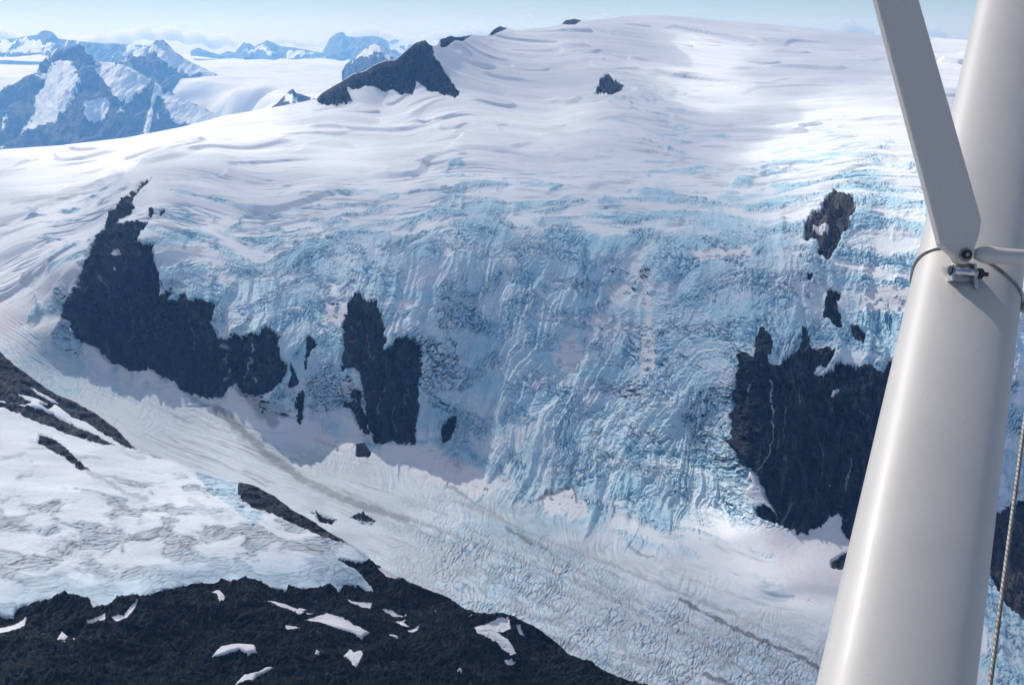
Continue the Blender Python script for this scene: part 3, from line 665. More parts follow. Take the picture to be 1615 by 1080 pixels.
# snow wedges cutting the upper rock band
wedge = in_poly(U, V, [(28,622),(50,628),(75,640),(60,641),(40,634)]) | in_poly(U, V, [(46,612),(70,625),(98,641),(80,637),(58,624)])
ids[wedge & (ids >= 10) & (ids < 60)] = 0
back = np.arange(R_) >= NR
lastid = ids[NR - 1].copy(); lastid[lastid >= 60] = 1
ids[back] = lastid[None]
rockm = ids == 1
rs = blur(ids == 1, 4); rbnd = blur((ids >= 10) & (ids < 60), 3); pt = np.clip(blur(ids >= 60, 10) * 2.2, 0, 1)
wx = X + 18 * fbm(X / 90, Yw / 90, 3, 141); wy = Yw + 18 * fbm(X / 90, Yw / 90, 3, 142)
wide = np.where(U < 640, sstep(-80, 60, V - np.interp(U, [-500,0,100,200,318,450,590,700], [1010,966,938,944,917,926,912,900])), 1.0).astype(F32)
H = wide * 26 * fbm(X / 260, Yw / 220, 3, 140) + rs * (13 * (ridged(wx / 150, wy / 110, 2, 143, .5) - .35) * (1 - .3 * pt)) + rs * (1 - .9 * pt) * (7 * (ridged(wx / 36, wy / 28, 5, 144, .65) - .35) + 3.4 * fbm(wx / 7, wy / 7, 4, 145, .7) + 2.5 * (worley(wx / 9, wy / 9, 157)[2] - .5))
H += rbnd * (9 * (ridged(wx / 60, wy / 40, 4, 146) - .3) + 2.5 * fbm(wx / 8, wy / 8, 3, 147))
sn = (1 - rs) * (1 - rbnd)
H += sn * (8 * fbm(X / 260, Yw / 260, 2, 148) + 2.0 * fbm((X + Yw) / 150, (Yw - .4 * X) / 60, 2, 149))
lowice = sstep(-70, -5, V - np.interp(U, [-500,0,100,200,318,450,590,700], [1010,966,938,944,917,926,912,900])) * sn * (U < 640)
gray = sstep(.0, .5, fbm(wx / 70, wy / 50, 4, 150) + .5 * sstep(740, 860, V) - .15) * sn * sstep(660, 760, V)
cr = worley((wx * F32(.8) + wy * F32(.6)) / 22, (wy * F32(.8) - wx * F32(.6)) / 9, 151)
groove = 1 - sstep(0, .28, cr[1] - cr[0])
H += gray * (1 - lowice * .6) * (-1.1 * groove + .8 * (cr[2] - .5) + 1.0 * fbm(wx / 12, wy / 7, 3, 152))
icepatch = blur(in_poly(U + ju, V + jv, [(300,735),(345,752),(378,762),(385,795),(420,812),(400,830),(370,800),(330,770)]), 4)
H += icepatch * (6 * ridged(wx / 40, wy / 16, 4, 153) - 3)
H += sn * .8
H *= sstep(0, 30, np.arange(R_))[:, None]
H[back] *= np.linspace(1, .3, back.sum())[:, None]
N = grid_normals(P)
sky = np.clip((V - interp_line(SPUR_CREST, ub)[None]) / 3.0, .3, 1)
P2 = P + N * (H * sky)[..., None]
iceB = np.clip(.04 + .5 * lowice + .6 * icepatch + .12 * gray, 0, 1) * sn
dirtB = np.clip(sn * .10 * sstep(-.4, .4, fbm(wx / 160, wy / 80, 3, 158)) + gray * (.34 + .6 * groove * sstep(-.2, .5, fbm(wx / 60, wy / 60, 3, 154)) + .3 * sstep(.1, .6, fbm(wx / 30, wy / 14, 4, 155))) * (1 - .5 * lowice), 0, 1)
for pts, w, s in [([(140,742),(165,755),(200,775),(232,783)], 4, .5), ([(300,785),(320,800),(350,820)], 6, .3), ([(222,708),(245,718),(262,722)], 2.5, .8), ([(5,792),(15,788)], 4, .5)]:
    d = np.full(U.shape, 1e9, F32)
    for (x1, y1), (x2, y2) in zip(pts[:-1], pts[1:]):
        t = np.clip(((U - x1) * (x2 - x1) + (V - y1) * (y2 - y1)) / ((x2 - x1) ** 2 + (y2 - y1) ** 2), 0, 1)
        d = np.minimum(d, np.hypot(U + ju - x1 - t * (x2 - x1), V + jv - y1 - t * (y2 - y1)))
    dirtB = np.maximum(dirtB, s * (1 - sstep(w * .4, w * 1.4, d)))
pinkB = sn * .15 * sstep(-.2, .5, fbm(X / 200, Yw / 200, 3, 156))
for k, co, q, at_, nr in split_grid(P2, ids, dict(ice=iceB, crev=gray * .35 * groove, dirt=dirtB, pink=pinkB)):
    if k == 0:
        tag(mesh_from('snow_slope', co, q, M_SPURICE, at_, normals=nr), 'smooth snow slope with grey patches on the near spur at lower left', 'snow slope', kind='structure')
    elif k == 1:
        tag(mesh_from('rocky_ridge', co, q, M_RIDGE, normals=nr), 'dark mossy rocky ridge filling the lower left foreground', 'ridge', kind='structure')
    elif k < 60:
        nm, lb, ct, gr, _ = SPUR_ROCKS[k - 10]
        tag(mesh_from(nm, co, q, M_CLIFF, normals=nr), lb, ct, 'rock bands on the near spur')
    else:
        tag(mesh_from('snow_patch', co, q, M_PATCH, normals=nr), GROUND_SNOW[k - 60][0], 'snow patch', 'snow patches on the rocky ridge')
del P, P2, N

# the rest of the glacier below and behind the airplane
xs = np.linspace(-9000, 9000, 181); ys = np.linspace(-5800, 1500, 90)
GX, GY = np.meshgrid(xs, ys); GZ = -1232 + 10 * fbm(GX / 600, GY / 600, 3, 171) + 420 * sstep(-1500, -5500, GY) * (.6 + .8 * fbm(GX / 2200, GY / 2200, 3, 172))
z0 = np.zeros(GX.shape, F32)
for k, co, q, at_, nr in split_grid(np.stack([GX, GY, GZ], -1), np.zeros(GX.shape, np.int16), dict(ice=z0 + .1, crev=z0, dirt=z0, pink=z0 + .1)):
    tag(mesh_from('ground', co, q, M_ICE, at_, normals=nr), 'snowy glacier ground far below the airplane', 'ground', kind='structure')
# ------------------------------------------------------------------ far ice plain and far mountains
def far_plain():
    r = np.concatenate([np.linspace(6500, 29000, 300), np.geomspace(29200, 45000, 70)])
    az = np.radians(np.linspace(-48, 42, 520))
    Rr, A = np.meshgrid(r, az, indexing='ij')
    x = (Rr * np.sin(A)).astype(F32); y = (Rr * np.cos(A)).astype(F32)
    z = np.full(x.shape, -850.0, F32)
    z += 120 * fbm(x / 4600, y / 4600, 4, 201) + 40 * ridged(x / 1300, y / 760, 4, 202) + 100 * sstep(22000, 40000, Rr)
    z -= 1700 * sstep(-.23, -.37, x / y + .05 * fbm(x / 2700, y / 2700, 3, 204)) * (1 - sstep(18500, 22500, y))      # the deep valley at the foot of the left massif
    z -= 400 * (1 - sstep(6500, 8500, Rr))
    P = np.stack([x, y, z], -1)
    ic = sstep(.1, .6, fbm(x / 1600, y / 900, 4, 203)) * .5 * (1 - sstep(20000, 36000, Rr))
    z0 = np.zeros_like(x)
    for k, co, q, at_, nr in split_grid(P[:, :].astype(float), np.zeros(x.shape, np.int16), dict(ice=ic, crev=z0, dirt=.4 * ic, pink=z0 + .2)):
        tag(mesh_from('ice_plain', co, q[:, ::1], M_FARSNOW, at_, normals=nr), 'far white ice plain spreading behind the snow shoulder to the horizon', 'ice plain', kind='structure')

def mountain(name, label, crest, foot, Yc, slope, rough, seed, rocks=(), snows=(), sn_noise=.0, step=1.2, back=1.0, rockall=True):
    """one far massif: a skyline, a face that comes forward to its foot, and a rear face"""
    c = np.array(crest, float)
    us_ = np.arange(c[0, 0], c[-1, 0], step); vc = np.interp(us_, c[:, 0], c[:, 1])
    f = np.array(foot, float); vf = np.interp(us_, f[:, 0], f[:, 1])
    rows = int(max(24, (vf - vc).max() / step)); t = np.linspace(0, 1, rows)[:, None]
    V = vf[None] + (vc - vf)[None] * t; U = np.broadcast_to(us_[None], V.shape).astype(float)
    Y = np.broadcast_to(Yc - slope * (V - vc[None]), V.shape) if not callable(slope) else Yc - slope(U, V, vc[None])
    P = at_depth(U, V, Y)
    h = (P[-1, :, 2] - P[0, :, 2])
    k = np.linspace(0, 1, 26)[1:, None]
    B = np.empty((25, len(us_), 3)); d = k * (h * 1.5 * back + 200)[None]
    B[..., 0] = P[-1][None, :, 0] * (1 + d / P[-1][None, :, 1]); B[..., 1] = P[-1][None, :, 1] + d
    B[..., 2] = P[-1][None, :, 2] - k ** .9 * (h + 120)[None]
    Ub = np.concatenate([U, np.broadcast_to(us_[None], B.shape[:2])]); Vb = np.concatenate([V, vc[None] - k])
    PP = np.concatenate([P, B]); X = PP[..., 0].astype(F32); Z = PP[..., 2].astype(F32); Yy = PP[..., 1].astype(F32)
    sc = rough
    H = sc * (1.0 * (ridged((X + .5 * Z) / (sc * 7), (Z + .3 * Yy) / (sc * 10), 5, seed, .55) - .4) + .5 * fbm(X / (sc * 1.6), Z / (sc * 2.2), 4, seed + 3, .6))
    sky = np.clip((Vb - vc[None]) / 6.0, .15, 1)
    N = grid_normals(PP)
    mask = np.full(X.shape, 1.0 if rockall else 0.0, F32)
    jx = fbm(Ub / 12, Vb / 16, 5, seed + 5, .62) * 4.5; jy = fbm(Ub / 12, Vb / 16, 5, seed + 6, .62) * 4.5
    for p in snows: mask[in_poly(Ub + jx, Vb + jy, p)] = 0
    for p in rocks: mask[in_poly(Ub + jx, Vb + jy, p)] = 1
    gul = ridged((X + .7 * Z) / (sc * 3), Z / (sc * 12), 4, seed + 12)
    mask = np.where((mask > .5) & (gul * sstep(.1, .6, fbm(X / (sc * 6), Z / (sc * 6), 3, seed + 13) + .3) > .66), 0, mask).astype(F32)
    if sn_noise:
        mask = np.where((mask < .5) & (fbm(X / (sc * 2), Z / (sc * 2.4), 5, seed + 9) > sn_noise), 1, mask)
    H *= .3 + .7 * blur(mask, 3)
    PP = PP + N * (H * sky)[..., None]
    ids_ = mask.astype(np.int16)
    z0 = np.zeros(X.shape, F32)
    root = bpy.data.objects.new(name, None); COL.objects.link(root)
    root.location = PP[0, len(us_) // 2]; tag(root, label, 'mountain', kind='structure')
    loc = np.array(root.location)
    for kk, co, q, at_, nr in split_grid(PP, ids_, dict(ice=z0 + .12, crev=z0, dirt=z0, pink=z0 + .1)):
        mesh_from('rock_face' if kk else 'snow_cover', co - loc, q, M_FARROCK if kk else M_FARSNOW, None if kk else at_, parent=root, normals=nr)

far_plain()
# the left massif
mountain('mountain', 'broad blue hazy rock and snow massif at the left edge, twin topped', [(-420,150),(-200,120),(-60,165),(0,150),(20,136),(38,122),(56,114),(66,100),(80,84),(90,76),(100,79),(112,73),(124,69),(134,74),(146,88),(158,98),(175,99),(190,101),(205,107),(222,116),(238,126),(260,139),(290,155),(320,170),(345,182),(375,196)],
 [(-420,300),(0,262),(375,226)], 19440, 20.0, 220, 301,
 snows=[[(50,118),(66,118),(80,110),(100,100),(112,92),(118,108),(126,128),(112,140),(105,165),(88,190),(60,205),(30,210),(50,190),(55,165),(52,150),(64,140),(70,125)],
        [(146,88),(170,96),(205,107),(238,126),(262,141),(300,160),(345,182),(375,200),(330,200),(300,196),(272,190),(262,165),(255,145),(240,128),(215,145),(196,165),(188,185),(184,183),(200,155),(178,155),(172,140),(160,125),(150,110),(157,104)],
        [(130,165),(155,158),(172,165),(168,185),(150,192),(134,182)], [(4,183),(14,180),(8,200),(2,206)], [(245,178),(252,176),(250,182)], [(110,96),(96,92),(78,104),(84,106)]])
mountain('mountain', 'blue pyramid peak with snowy right ridge, right of the left massif', [(168,118),(190,98),(205,85),(222,77),(240,70),(246,64),(256,65),(266,72),(278,84),(300,97),(330,112),(356,124),(372,128)],
 [(168,150),(260,160),(300,170),(372,150)], 22680, 25.0, 200, 321,
 snows=[[(204,85),(222,77),(240,70),(252,70),(268,78),(285,90),(330,113),(372,130),(372,160),(310,160),(304,150),(318,130),(300,118),(280,108),(262,104),(268,112),(250,100),(230,95),(205,90)], [(192,100),(206,90),(202,98)]], rocks=[[(200,98),(240,82),(262,100),(280,120),(290,145),(290,160),(255,150),(225,128),(200,112)]], sn_noise=.55)
mountain('mountain', 'flat topped far snow ridge with a dark knob behind the left massif', [(-420,62),(-100,66),(-20,66),(0,64),(22,61),(40,58),(58,55),(64,49),(72,47),(82,50),(92,60),(110,64),(150,67),(190,70),(230,71),(250,73)],
 [(-420,90),(0,86),(60,82),(100,96),(250,96)], 31500, 54.0, 190, 341,
 snows=[[(-420,55),(0,66),(40,62),(90,66),(80,82),(-420,100)], [(205,72),(240,72),(235,82),(200,92),(190,88)]], sn_noise=.6)
mountain('mountain', 'low pale blue row of snowy hills on the far plain', [(300,80),(312,75),(322,79),(345,86),(352,84),(360,80),(370,83),(376,76),(384,67),(394,69),(402,74),(412,68),(420,63),(432,67),(440,72),(455,74),(470,77),(490,80),(520,86),(545,90)],
 [(300,83),(360,90),(440,95),(545,96)], 37800, 108.0, 190, 361, snows=[[(380,78),(400,78),(410,76),(450,78),(430,84),(395,84)], [(455,78),(500,84),(480,92),(450,90)]], sn_noise=.3)
mountain('mountain', 'pale blue flat topped far peak behind the snow capped peak', [(506,86),(514,72),(520,60),(530,53),(540,50),(548,58),(560,59),(590,57),(604,61),(622,72),(640,80),(655,86)],
 [(506,90),(580,92),(655,92)], 41000, 144.0, 220, 381, snows=[[(610,66),(655,86),(655,92),(620,84)]], sn_noise=.75)
mountain('mountain', 'snow capped blue peak half hidden by the dark triangular rock peak', [(538,112),(546,100),(560,92),(574,79),(590,70),(600,71),(612,80),(626,90),(640,98),(670,112),(700,128)],
 [(538,130),(620,135),(700,140)], 20700, 25.0, 170, 401, snows=[[(574,80),(590,70),(612,80),(640,98),(630,98),(605,88),(585,90),(572,92),(556,100),(545,104),(560,92)]], sn_noise=.5)
mountain('mountain', 'faint far ridge rising out of cloud beside the dark triangular rock peak', [(606,70),(622,62),(636,66),(652,70),(680,74)], [(606,84),(680,88)], 43500, 144.0, 170, 421, snows=[[(600,60),(690,60),(690,78),(600,78)]], sn_noise=.1)
mountain('mountain', 'small rock wedge at the edge of the far plain, left of the dark triangular rock peak', [(425,172),(440,160),(452,148),(462,140),(466,146),(480,150),(505,158)], [(425,176),(470,176),(505,176)], 12900, 18.0, 75, 441, snows=[[(452,152),(470,150),(470,160),(450,162)]])

# ------------------------------------------------------------------ clouds low on the horizon, beyond the haze
def cloud_material(name, f):
    m, nt, b = new_mat(name); nt.nodes.remove(b); t = NT(nt)
    v = t.n('VolumePrincipled'); v.inputs['Color'].default_value = (1, 1, 1, 1); v.inputs['Absorption Color'].default_value = (1, 1, 1, 1)
    v.inputs['Density'].default_value = .0028; v.inputs['Anisotropy'].default_value = .5
    nt.links.new(v.outputs[0], [n for n in nt.nodes if n.type == 'OUTPUT_MATERIAL'][0].inputs['Volume'])
    return m
M_CLOUD = cloud_material('cloud', 0)
import bmesh
def cloud(label, blobs, Y, seed):
    """blobs: (u, v, radius in photo pixels); lumps of one cloud, fused by a remesh"""
    r = np.random.RandomState(seed)
    bm = bmesh.new()
    c0 = at_depth(blobs[0][0], blobs[0][1], Y)
    px = Y / FPX
    for (u, v, rad) in blobs:
        c = at_depth(u, v, Y) - c0
        for k in range(5):
            d = r.normal(size=3); d /= np.linalg.norm(d); d[2] = abs(d[2]) * .7
            rr = rad * px * (1.0 if k == 0 else r.uniform(.35, .6))
            p = c + (0 if k == 0 else d * rad * px * .75)
            g = bmesh.ops.create_icosphere(bm, subdivisions=3, radius=rr)
            for vv in g['verts']:
                vv.co.x = vv.co.x * 1.25 + p[0]; vv.co.y = vv.co.y * 1.3 + p[1]; vv.co.z = vv.co.z * .85 + p[2]
    me = bpy.data.meshes.new('cloud'); bm.to_mesh(me); bm.free()
    me.materials.append(M_CLOUD)
    o = bpy.data.objects.new('cloud', me); COL.objects.link(o); o.location = c0
    rm = o.modifiers.new('fuse', 'REMESH'); rm.mode = 'VOXEL'; rm.voxel_size = px * 1.4; rm.use_smooth_shade = True
    tx = bpy.data.textures.new('billow', 'CLOUDS'); tx.noise_scale = px * 9; tx.noise_depth = 3
    dm = o.modifiers.new('billow', 'DISPLACE'); dm.texture = tx; dm.strength = px * 6; dm.mid_level = .5; dm.texture_coords = 'LOCAL'
    tag(o, label, 'cloud', 'clouds along the horizon')
CY = 48500.0
cloud('long low cloud bank on the horizon behind the left massif', [(u, 66 - 12 * math.exp(-((u - 245) / 70) ** 2) + 3 * math.sin(u * .3), 11 + 3 * math.sin(u * .17)) for u in range(100, 370, 14)], CY, 1)
cloud('cloud puff at the far left edge above the flat topped ridge', [(-30,58,14),(-5,52,13),(10,56,11),(30,60,9),(48,62,8)], CY * 1.02, 2)
cloud('small cloud behind the low row of snowy hills', [(425,66,8),(440,63,9),(455,63,8),(470,67,8),(485,69,8),(500,68,7)], CY * 1.01, 3)
cloud('cloud bank behind the pale blue flat topped far peak', [(545,58,9),(565,53,10),(585,51,10),(605,55,9),(625,60,8),(640,66,8)], CY, 4)
cloud('cloud bank behind the skyline rocks of the snow dome', [(672,62,8),(690,56,9),(710,54,9),(730,52,9),(748,50,10),(762,50,9),(780,56,8),(800,55,8),(818,54,7)], CY * 1.015, 5)
cloud('small flat cloud floating alone over the snow dome', [(826,26,3),(834,25,3.5),(842,24,3.2)], CY, 6)
cloud('white cloud puff peeping over the skyline left of the dome top', [(940,32,8),(955,30,9),(970,33,8)], CY * .99, 7)
cloud('grey cloud puff over the right skyline, left of the flat brace', [(1318,50,11),(1335,43,13),(1352,47,11),(1368,50,9),(1300,54,7)], CY, 8)
cloud('cloud puff in the gap between the flat brace and the strut', [(1463,52,8),(1474,50,9),(1484,56,8),(1500,66,10),(1515,66,9)], CY * 1.01, 9)

# ------------------------------------------------------------------ the thin broken cloud deck whose shade lies on the ice
def cloud_deck():
    fit = tps_fit([(u, v, math.log(Y)) for u, v, Y in A_DEPTH]); ZC = 1600.0
    s = np.array([sin(SUN_AZ) * cos(SUN_EL), cos(SUN_AZ) * cos(SUN_EL), sin(SUN_EL)])
    def lift(p): return (p + s * ((ZC - p[2]) / s[2]))[:2]
    def on_a(u, v): return at_depth(u, v, float(np.exp(tps_eval(fit, np.array([u * 1.]), np.array([v * 1.]))[0])))
    xs = np.arange(-9000, 9001, 60.0); ys = np.arange(-1200, 14001, 60.0)
    X, Y = np.meshgrid(xs, ys); X = X.astype(F32); Y = Y.astype(F32)
    wx = X + 260 * fbm(X / 900, Y / 900, 4, 501); wy = Y + 260 * fbm(X / 900, Y / 900, 4, 502)
    D = sstep(-9000, -7500, X) * sstep(9000, 7600, X) * sstep(-1200, -300, Y) * sstep(14000, 12500, Y)
    for u, v, ru, rv, k in DECK_HOLES:
        c = lift(on_a(u, v)); a = lift(on_a(u + ru, v)) - c; b = lift(on_a(u, v - rv)) - c
        M = np.linalg.inv(np.stack([a, b], 1))
        qx = M[0, 0] * (wx - c[0]) + M[0, 1] * (wy - c[1]); qy = M[1, 0] * (wx - c[0]) + M[1, 1] * (wy - c[1])
        D = D * (1 - k * (1 - sstep(.55, 1.15, np.sqrt(qx * qx + qy * qy))))
    c = lift(np.zeros(3)); D = D * sstep(350, 800, np.hypot(X - c[0], Y - c[1]))
    D = D * (.72 + .45 * fbm(X / 1500, Y / 1500, 4, 503))
    D = np.clip(D, 0, 1)
    Zt = ZC + 30 + 160 * D + 40 * fbm(X / 300, Y / 300, 4, 504) * D; Zb = ZC - 20 - 40 * D
    R_, C_ = X.shape; idx = np.arange(R_ * C_).reshape(R_, C_)
    q = np.stack([idx[:-1, :-1], idx[:-1, 1:], idx[1:, 1:], idx[1:, :-1]], -1).reshape(-1, 4)
    keep = (D.ravel()[q] > .02).any(1); q = q[keep]
    co = np.concatenate([np.stack([X, Y, Zt], -1).reshape(-1, 3), np.stack([X, Y, Zb], -1).reshape(-1, 3)])
    quads = np.concatenate([q, q[:, ::-1] + R_ * C_])
    used, inv = np.unique(quads, return_inverse=True)
    m = bpy.data.materials.new('thin_cloud'); m.use_nodes = True; nt = m.node_tree; nt.nodes.clear(); t = NT(nt)
    out = t.n('OutputMaterial'); tr = t.n('BsdfTransparent'); d = t.n('BsdfDiffuse'); l = t.n('BsdfTranslucent'); m1 = t.n('MixShader'); m2 = t.n('MixShader')
    d.inputs[0].default_value = (.9, .9, .92, 1); l.inputs[0].default_value = (.9, .9, .92, 1); m1.inputs[0].default_value = .5
    nt.links.new(d.outputs[0], m1.inputs[1]); nt.links.new(l.outputs[0], m1.inputs[2])
    nt.links.new(tr.outputs[0], m2.inputs[1]); nt.links.new(m1.outputs[0], m2.inputs[2])
    t.set(m2.inputs[0], t.math('MULTIPLY', t.attr('dens'), DECK_ALPHA)); nt.links.new(m2.outputs[0], out.inputs[0])
    o = mesh_from('cloud_deck', co[used], inv.reshape(-1, 4), m, dict(dens=np.concatenate([D.ravel(), D.ravel()])[used]))
    tag(o, 'thin broken cloud deck above the glacier that casts soft shade patches on the snow', 'cloud deck', kind='stuff')
DECK_ALPHA = .45
DECK_HOLES = [(230,210,420,60,1), (1110,90,75,45,1), (1060,130,60,25,.8), (1340,215,190,80,1), (1480,90,90,60,.8), (1090,770,85,110,1), (1150,920,120,60,.8), (1330,270,120,60,.9), (60,520,110,26,.7), (1140,155,120,30,.8), (1130,930,170,55,.5), (960,680,270,170,.45), (1080,700,60,90,.5), (1330,470,90,60,.5), (1590,800,60,200,.8)]
cloud_deck()
# ------------------------------------------------------------------ the aircraft: strut, flat brace, clamp, rod, cable
def cam_pt(u, v, d):
    """point d metres in front of the camera"""
    x = (u - W0 / 2) / FPX; y = (H0 / 2 - v) / FPX
    return np.array([d * x, 0, 0]) + d * (Fv + y * Uv)

def paint(name, col, rough=.28, coat=.4, grime=.06):
    m, nt, b = new_mat(name); t = NT(nt); p = t.coord()
    c = t.mix(t.math('MULTIPLY', t.ramp(t.noise(p, 9, 6, .6), .4, .8), grime * 4), col, tuple(x * .8 for x in col))
    c = t.mix(t.math('MULTIPLY', t.ramp(t.noise(p, 220, 3, .6), .66, .74), .35), c, tuple(x * .55 for x in col))
    t.set(b.inputs['Base Color'], c)
    t.set(b.inputs['Roughness'], t.math('ADD', rough, t.math('MULTIPLY', t.noise(p, 60, 4), .1)))
    b.inputs['Coat Weight'].default_value = coat; b.inputs['Coat Roughness'].default_value = .12
    t.set(b.inputs['Normal'], t.bump(t.noise(p, 14, 3), .06, .01))
    return m
def metal(name, col, rough=.4, met=1.0):
    m, nt, b = new_mat(name); t = NT(nt); p = t.coord()
    t.set(b.inputs['Base Color'], t.mix(t.ramp(t.noise(p, 120, 5), .4, .7), col, tuple(x * .6 for x in col)))
    b.inputs['Metallic'].default_value = met; b.inputs['Roughness'].default_value = rough
    return m
M_WHITE = paint('white_paint', (.50, .475, .44), .46, .12, .1); M_GREY = paint('grey_paint', (.54, .495, .445), .55, .0)
M_STEEL = metal('dull_steel', (.32, .31, .30), .45); M_DARK = metal('dark_steel', (.05, .05, .05), .5, .6); M_CABLE = metal('cable_steel', (.22, .21, .20), .55, .7); M_ALU = metal('worn_aluminium', (.62, .61, .59), .35)

plane = bpy.data.objects.new('airplane', None); COL.objects.link(plane)
S_BOT, S_TOP = cam_pt(1412, 1080, .742), cam_pt(1603, 0, 1.52)
plane.location = S_BOT
tag(plane, 'white light airplane of which the slanting wing strut, flat brace and steel cable show', 'airplane')
PL = S_BOT
def part(name, bm, m, parent=plane, smooth=True, bevel=0):
    me = bpy.data.meshes.new(name); bmesh.ops.recalc_face_normals(bm, faces=bm.faces); bm.to_mesh(me); bm.free()
    for p in me.polygons: p.use_smooth = smooth
    me.materials.append(m); o = bpy.data.objects.new(name, me); COL.objects.link(o); o.parent = parent
    if bevel:
        b = o.modifiers.new('edge', 'BEVEL'); b.width = bevel; b.segments = 3; b.limit_method = 'ANGLE'
        o.modifiers.new('wn', 'WEIGHTED_NORMAL')
    return o
def frame_of(ax, ref):
    ax = ax / np.linalg.norm(ax); s = ref - ax * (ref @ ax); s /= np.linalg.norm(s)
    return ax, s, np.cross(ax, s)
def sweep(pts, prof_fn, ref, n=48, cap=True):
    """profile prof_fn(i, angle) -> (a, b) swept along pts; ref fixes the a axis"""
    bm = bmesh.new(); rings = []
    for i, p in enumerate(pts):
        ax = pts[min(i + 1, len(pts) - 1)] - pts[max(i - 1, 0)]
        ax, s, w = frame_of(ax, ref)
        rings.append([bm.verts.new(p - PL + s * a + w * b) for a, b in (prof_fn(i, 2 * math.pi * k / n) for k in range(n))])
    for r0, r1 in zip(rings[:-1], rings[1:]):
        for k in range(n): bm.faces.new((r0[k], r0[(k + 1) % n], r1[(k + 1) % n], r1[k]))
    if cap: bm.faces.new(rings[0]); bm.faces.new(rings[-1][::-1])
    return bm
Rt = np.array([1.0, 0, 0])
AX = (S_TOP - S_BOT); AXn = AX / np.linalg.norm(AX)
pts = [S_BOT + AX * t for t in np.linspace(-.75, 1.5, 60)]
view = (S_BOT + AX * .4); view = view / np.linalg.norm(view)
side = np.cross(AXn, view); side /= np.linalg.norm(side); side = side if side[0] > 0 else -side
HW, HD = .0535, .034
def foil(i, a):   # streamlined section: blunt leading edge on the left, finer on the right
    ca, sa = cos(a), sin(a)
    x = ca; y = sa * (1 - .28 * ca) * (abs(sa) ** -.12 if abs(sa) > 1e-3 else 1)
    return HW * x, HD * y
strut = part('wing_strut', sweep(pts, foil, side, 96), M_WHITE)
front = np.cross(side, AXn); front = front if front @ view < 0 else -front     # from the strut towards the camera

def plate(outline, d, thick, name, m, parent=plane, bevel=.002, tilt=0):
    bm = bmesh.new()
    f = [bm.verts.new(cam_pt(u, v, d + tilt * (v - 400)) - PL) for u, v in outline]
    n = (Fv) * thick
    g = [bm.verts.new(np.array(x.co) + n) for x in f]
    bm.faces.new(f); bm.faces.new(g[::-1])
    for i in range(len(f)): bm.faces.new((f[i], g[i], g[(i + 1) % len(f)], f[(i + 1) % len(f)]))
    return part(name, bm, m, parent, False, bevel)
def cyl(p, q, r, name, m, parent=plane, n=32, bevel=0, smooth=True):
    return part(name, sweep([p, p + (q - p) * .5, q], lambda i, a: (r * cos(a), r * sin(a)), np.array([.31, .9, .2]), n), m, parent, smooth, bevel)
BD = 1.0
brace = plate([(1325,-200),(1392,-200),(1450,0),(1549,347),(1545,372),(1538,392),(1534,408),(1527,416),(1516,417),(1509,412),(1504,403),(1484,386),(1462,300),(1383,0)], BD, .012, 'flat_brace', M_GREY)
c = cam_pt(1523, 402, BD)
cyl(c - Fv * .001, c + Fv * .02, .0066, 'washer', M_STEEL, brace)
cyl(c - Fv * .004, c + Fv * .01, .0049, 'bolt', M_DARK, brace, n=6, smooth=False)
cyl(c - Fv * .0055, c, .0018, 'bolt_tip', M_STEEL, brace, n=12)
# rod to the right
rod_pts = [cam_pt(1537, 401, 1.006), cam_pt(1546, 401, 1.006), cam_pt(1556, 402, 1.006), cam_pt(1580, 404, 1.006), cam_pt(1650, 407, 1.006), cam_pt(1760, 411, 1.0)]
rr = [.0048, .0078, .0088, .0080, .0070, .0070]
part('rod', sweep(rod_pts, lambda i, a: (rr[i] * cos(a), rr[i] * sin(a)), Fv, 32), M_WHITE)
# clevis under the brace
clev = plate([(1508,414),(1538,414),(1538,440),(1542,456),(1536,459),(1504,441),(1504,428)], 1.012, .016, 'clamp_bracket', M_WHITE, bevel=.0015)
plate([(1502,418),(1506,417),(1506,442),(1502,443)], 1.002, .026, 'clamp_ear', M_ALU, clev, .0006)
plate([(1537,416),(1541,415),(1543,452),(1541,458),(1537,452)], 1.002, .026, 'clamp_ear', M_ALU, clev, .0006)
a0, a1 = cam_pt(1504, 427, 1.006), cam_pt(1540, 431, 1.006)
cyl(a0, a1, .0050, 'sleeve', M_ALU, clev)
cyl(cam_pt(1498, 426, 1.006), cam_pt(1501, 426.5, 1.006), .0052, 'bolt_head', M_DARK, clev, n=6, smooth=False)
cyl(cam_pt(1541, 431, 1.006), cam_pt(1549, 432, 1.006), .0054, 'nut', M_DARK, clev, n=6, smooth=False)
cyl(cam_pt(1549, 432, 1.006), cam_pt(1558, 433, 1.006), .0022, 'bolt_end', M_DARK, clev, n=16)
# band round the strut
tb = .615
cb = S_BOT + AX * .4066
bm_pts = []
for k in range(97):
    a = 2 * math.pi * k / 96
    x, y = foil(0, a)
    w = np.cross(AXn, side)
    sgn = 1 if (w @ front) > 0 else -1
    # the loop sits a little higher in front, where the bracket pulls it
    lift = .010 * (y / HD) * sgn - .016 * (x / HW) * (1 if x > 0 else .35)
    bm_pts.append(cb + side * x * 1.022 + w * y * 1.03 + AXn * lift)
part('clamp_band', sweep(bm_pts, lambda i, a: (.0016 * cos(a), .0016 * sin(a)), AXn, 12, cap=False), M_STEEL)
k0 = cam_pt(1606, 477, 1.03)
part('turnbuckle', sweep([k0, k0 + cam_pt(1614, 481, 1.03) - cam_pt(1606, 477, 1.03), cam_pt(1640, 492, 1.03)], lambda i, a: ((.0045, .0075, .0075)[i] * cos(a), (.0045, .0075, .0075)[i] * sin(a)), Fv, 24), M_STEEL)
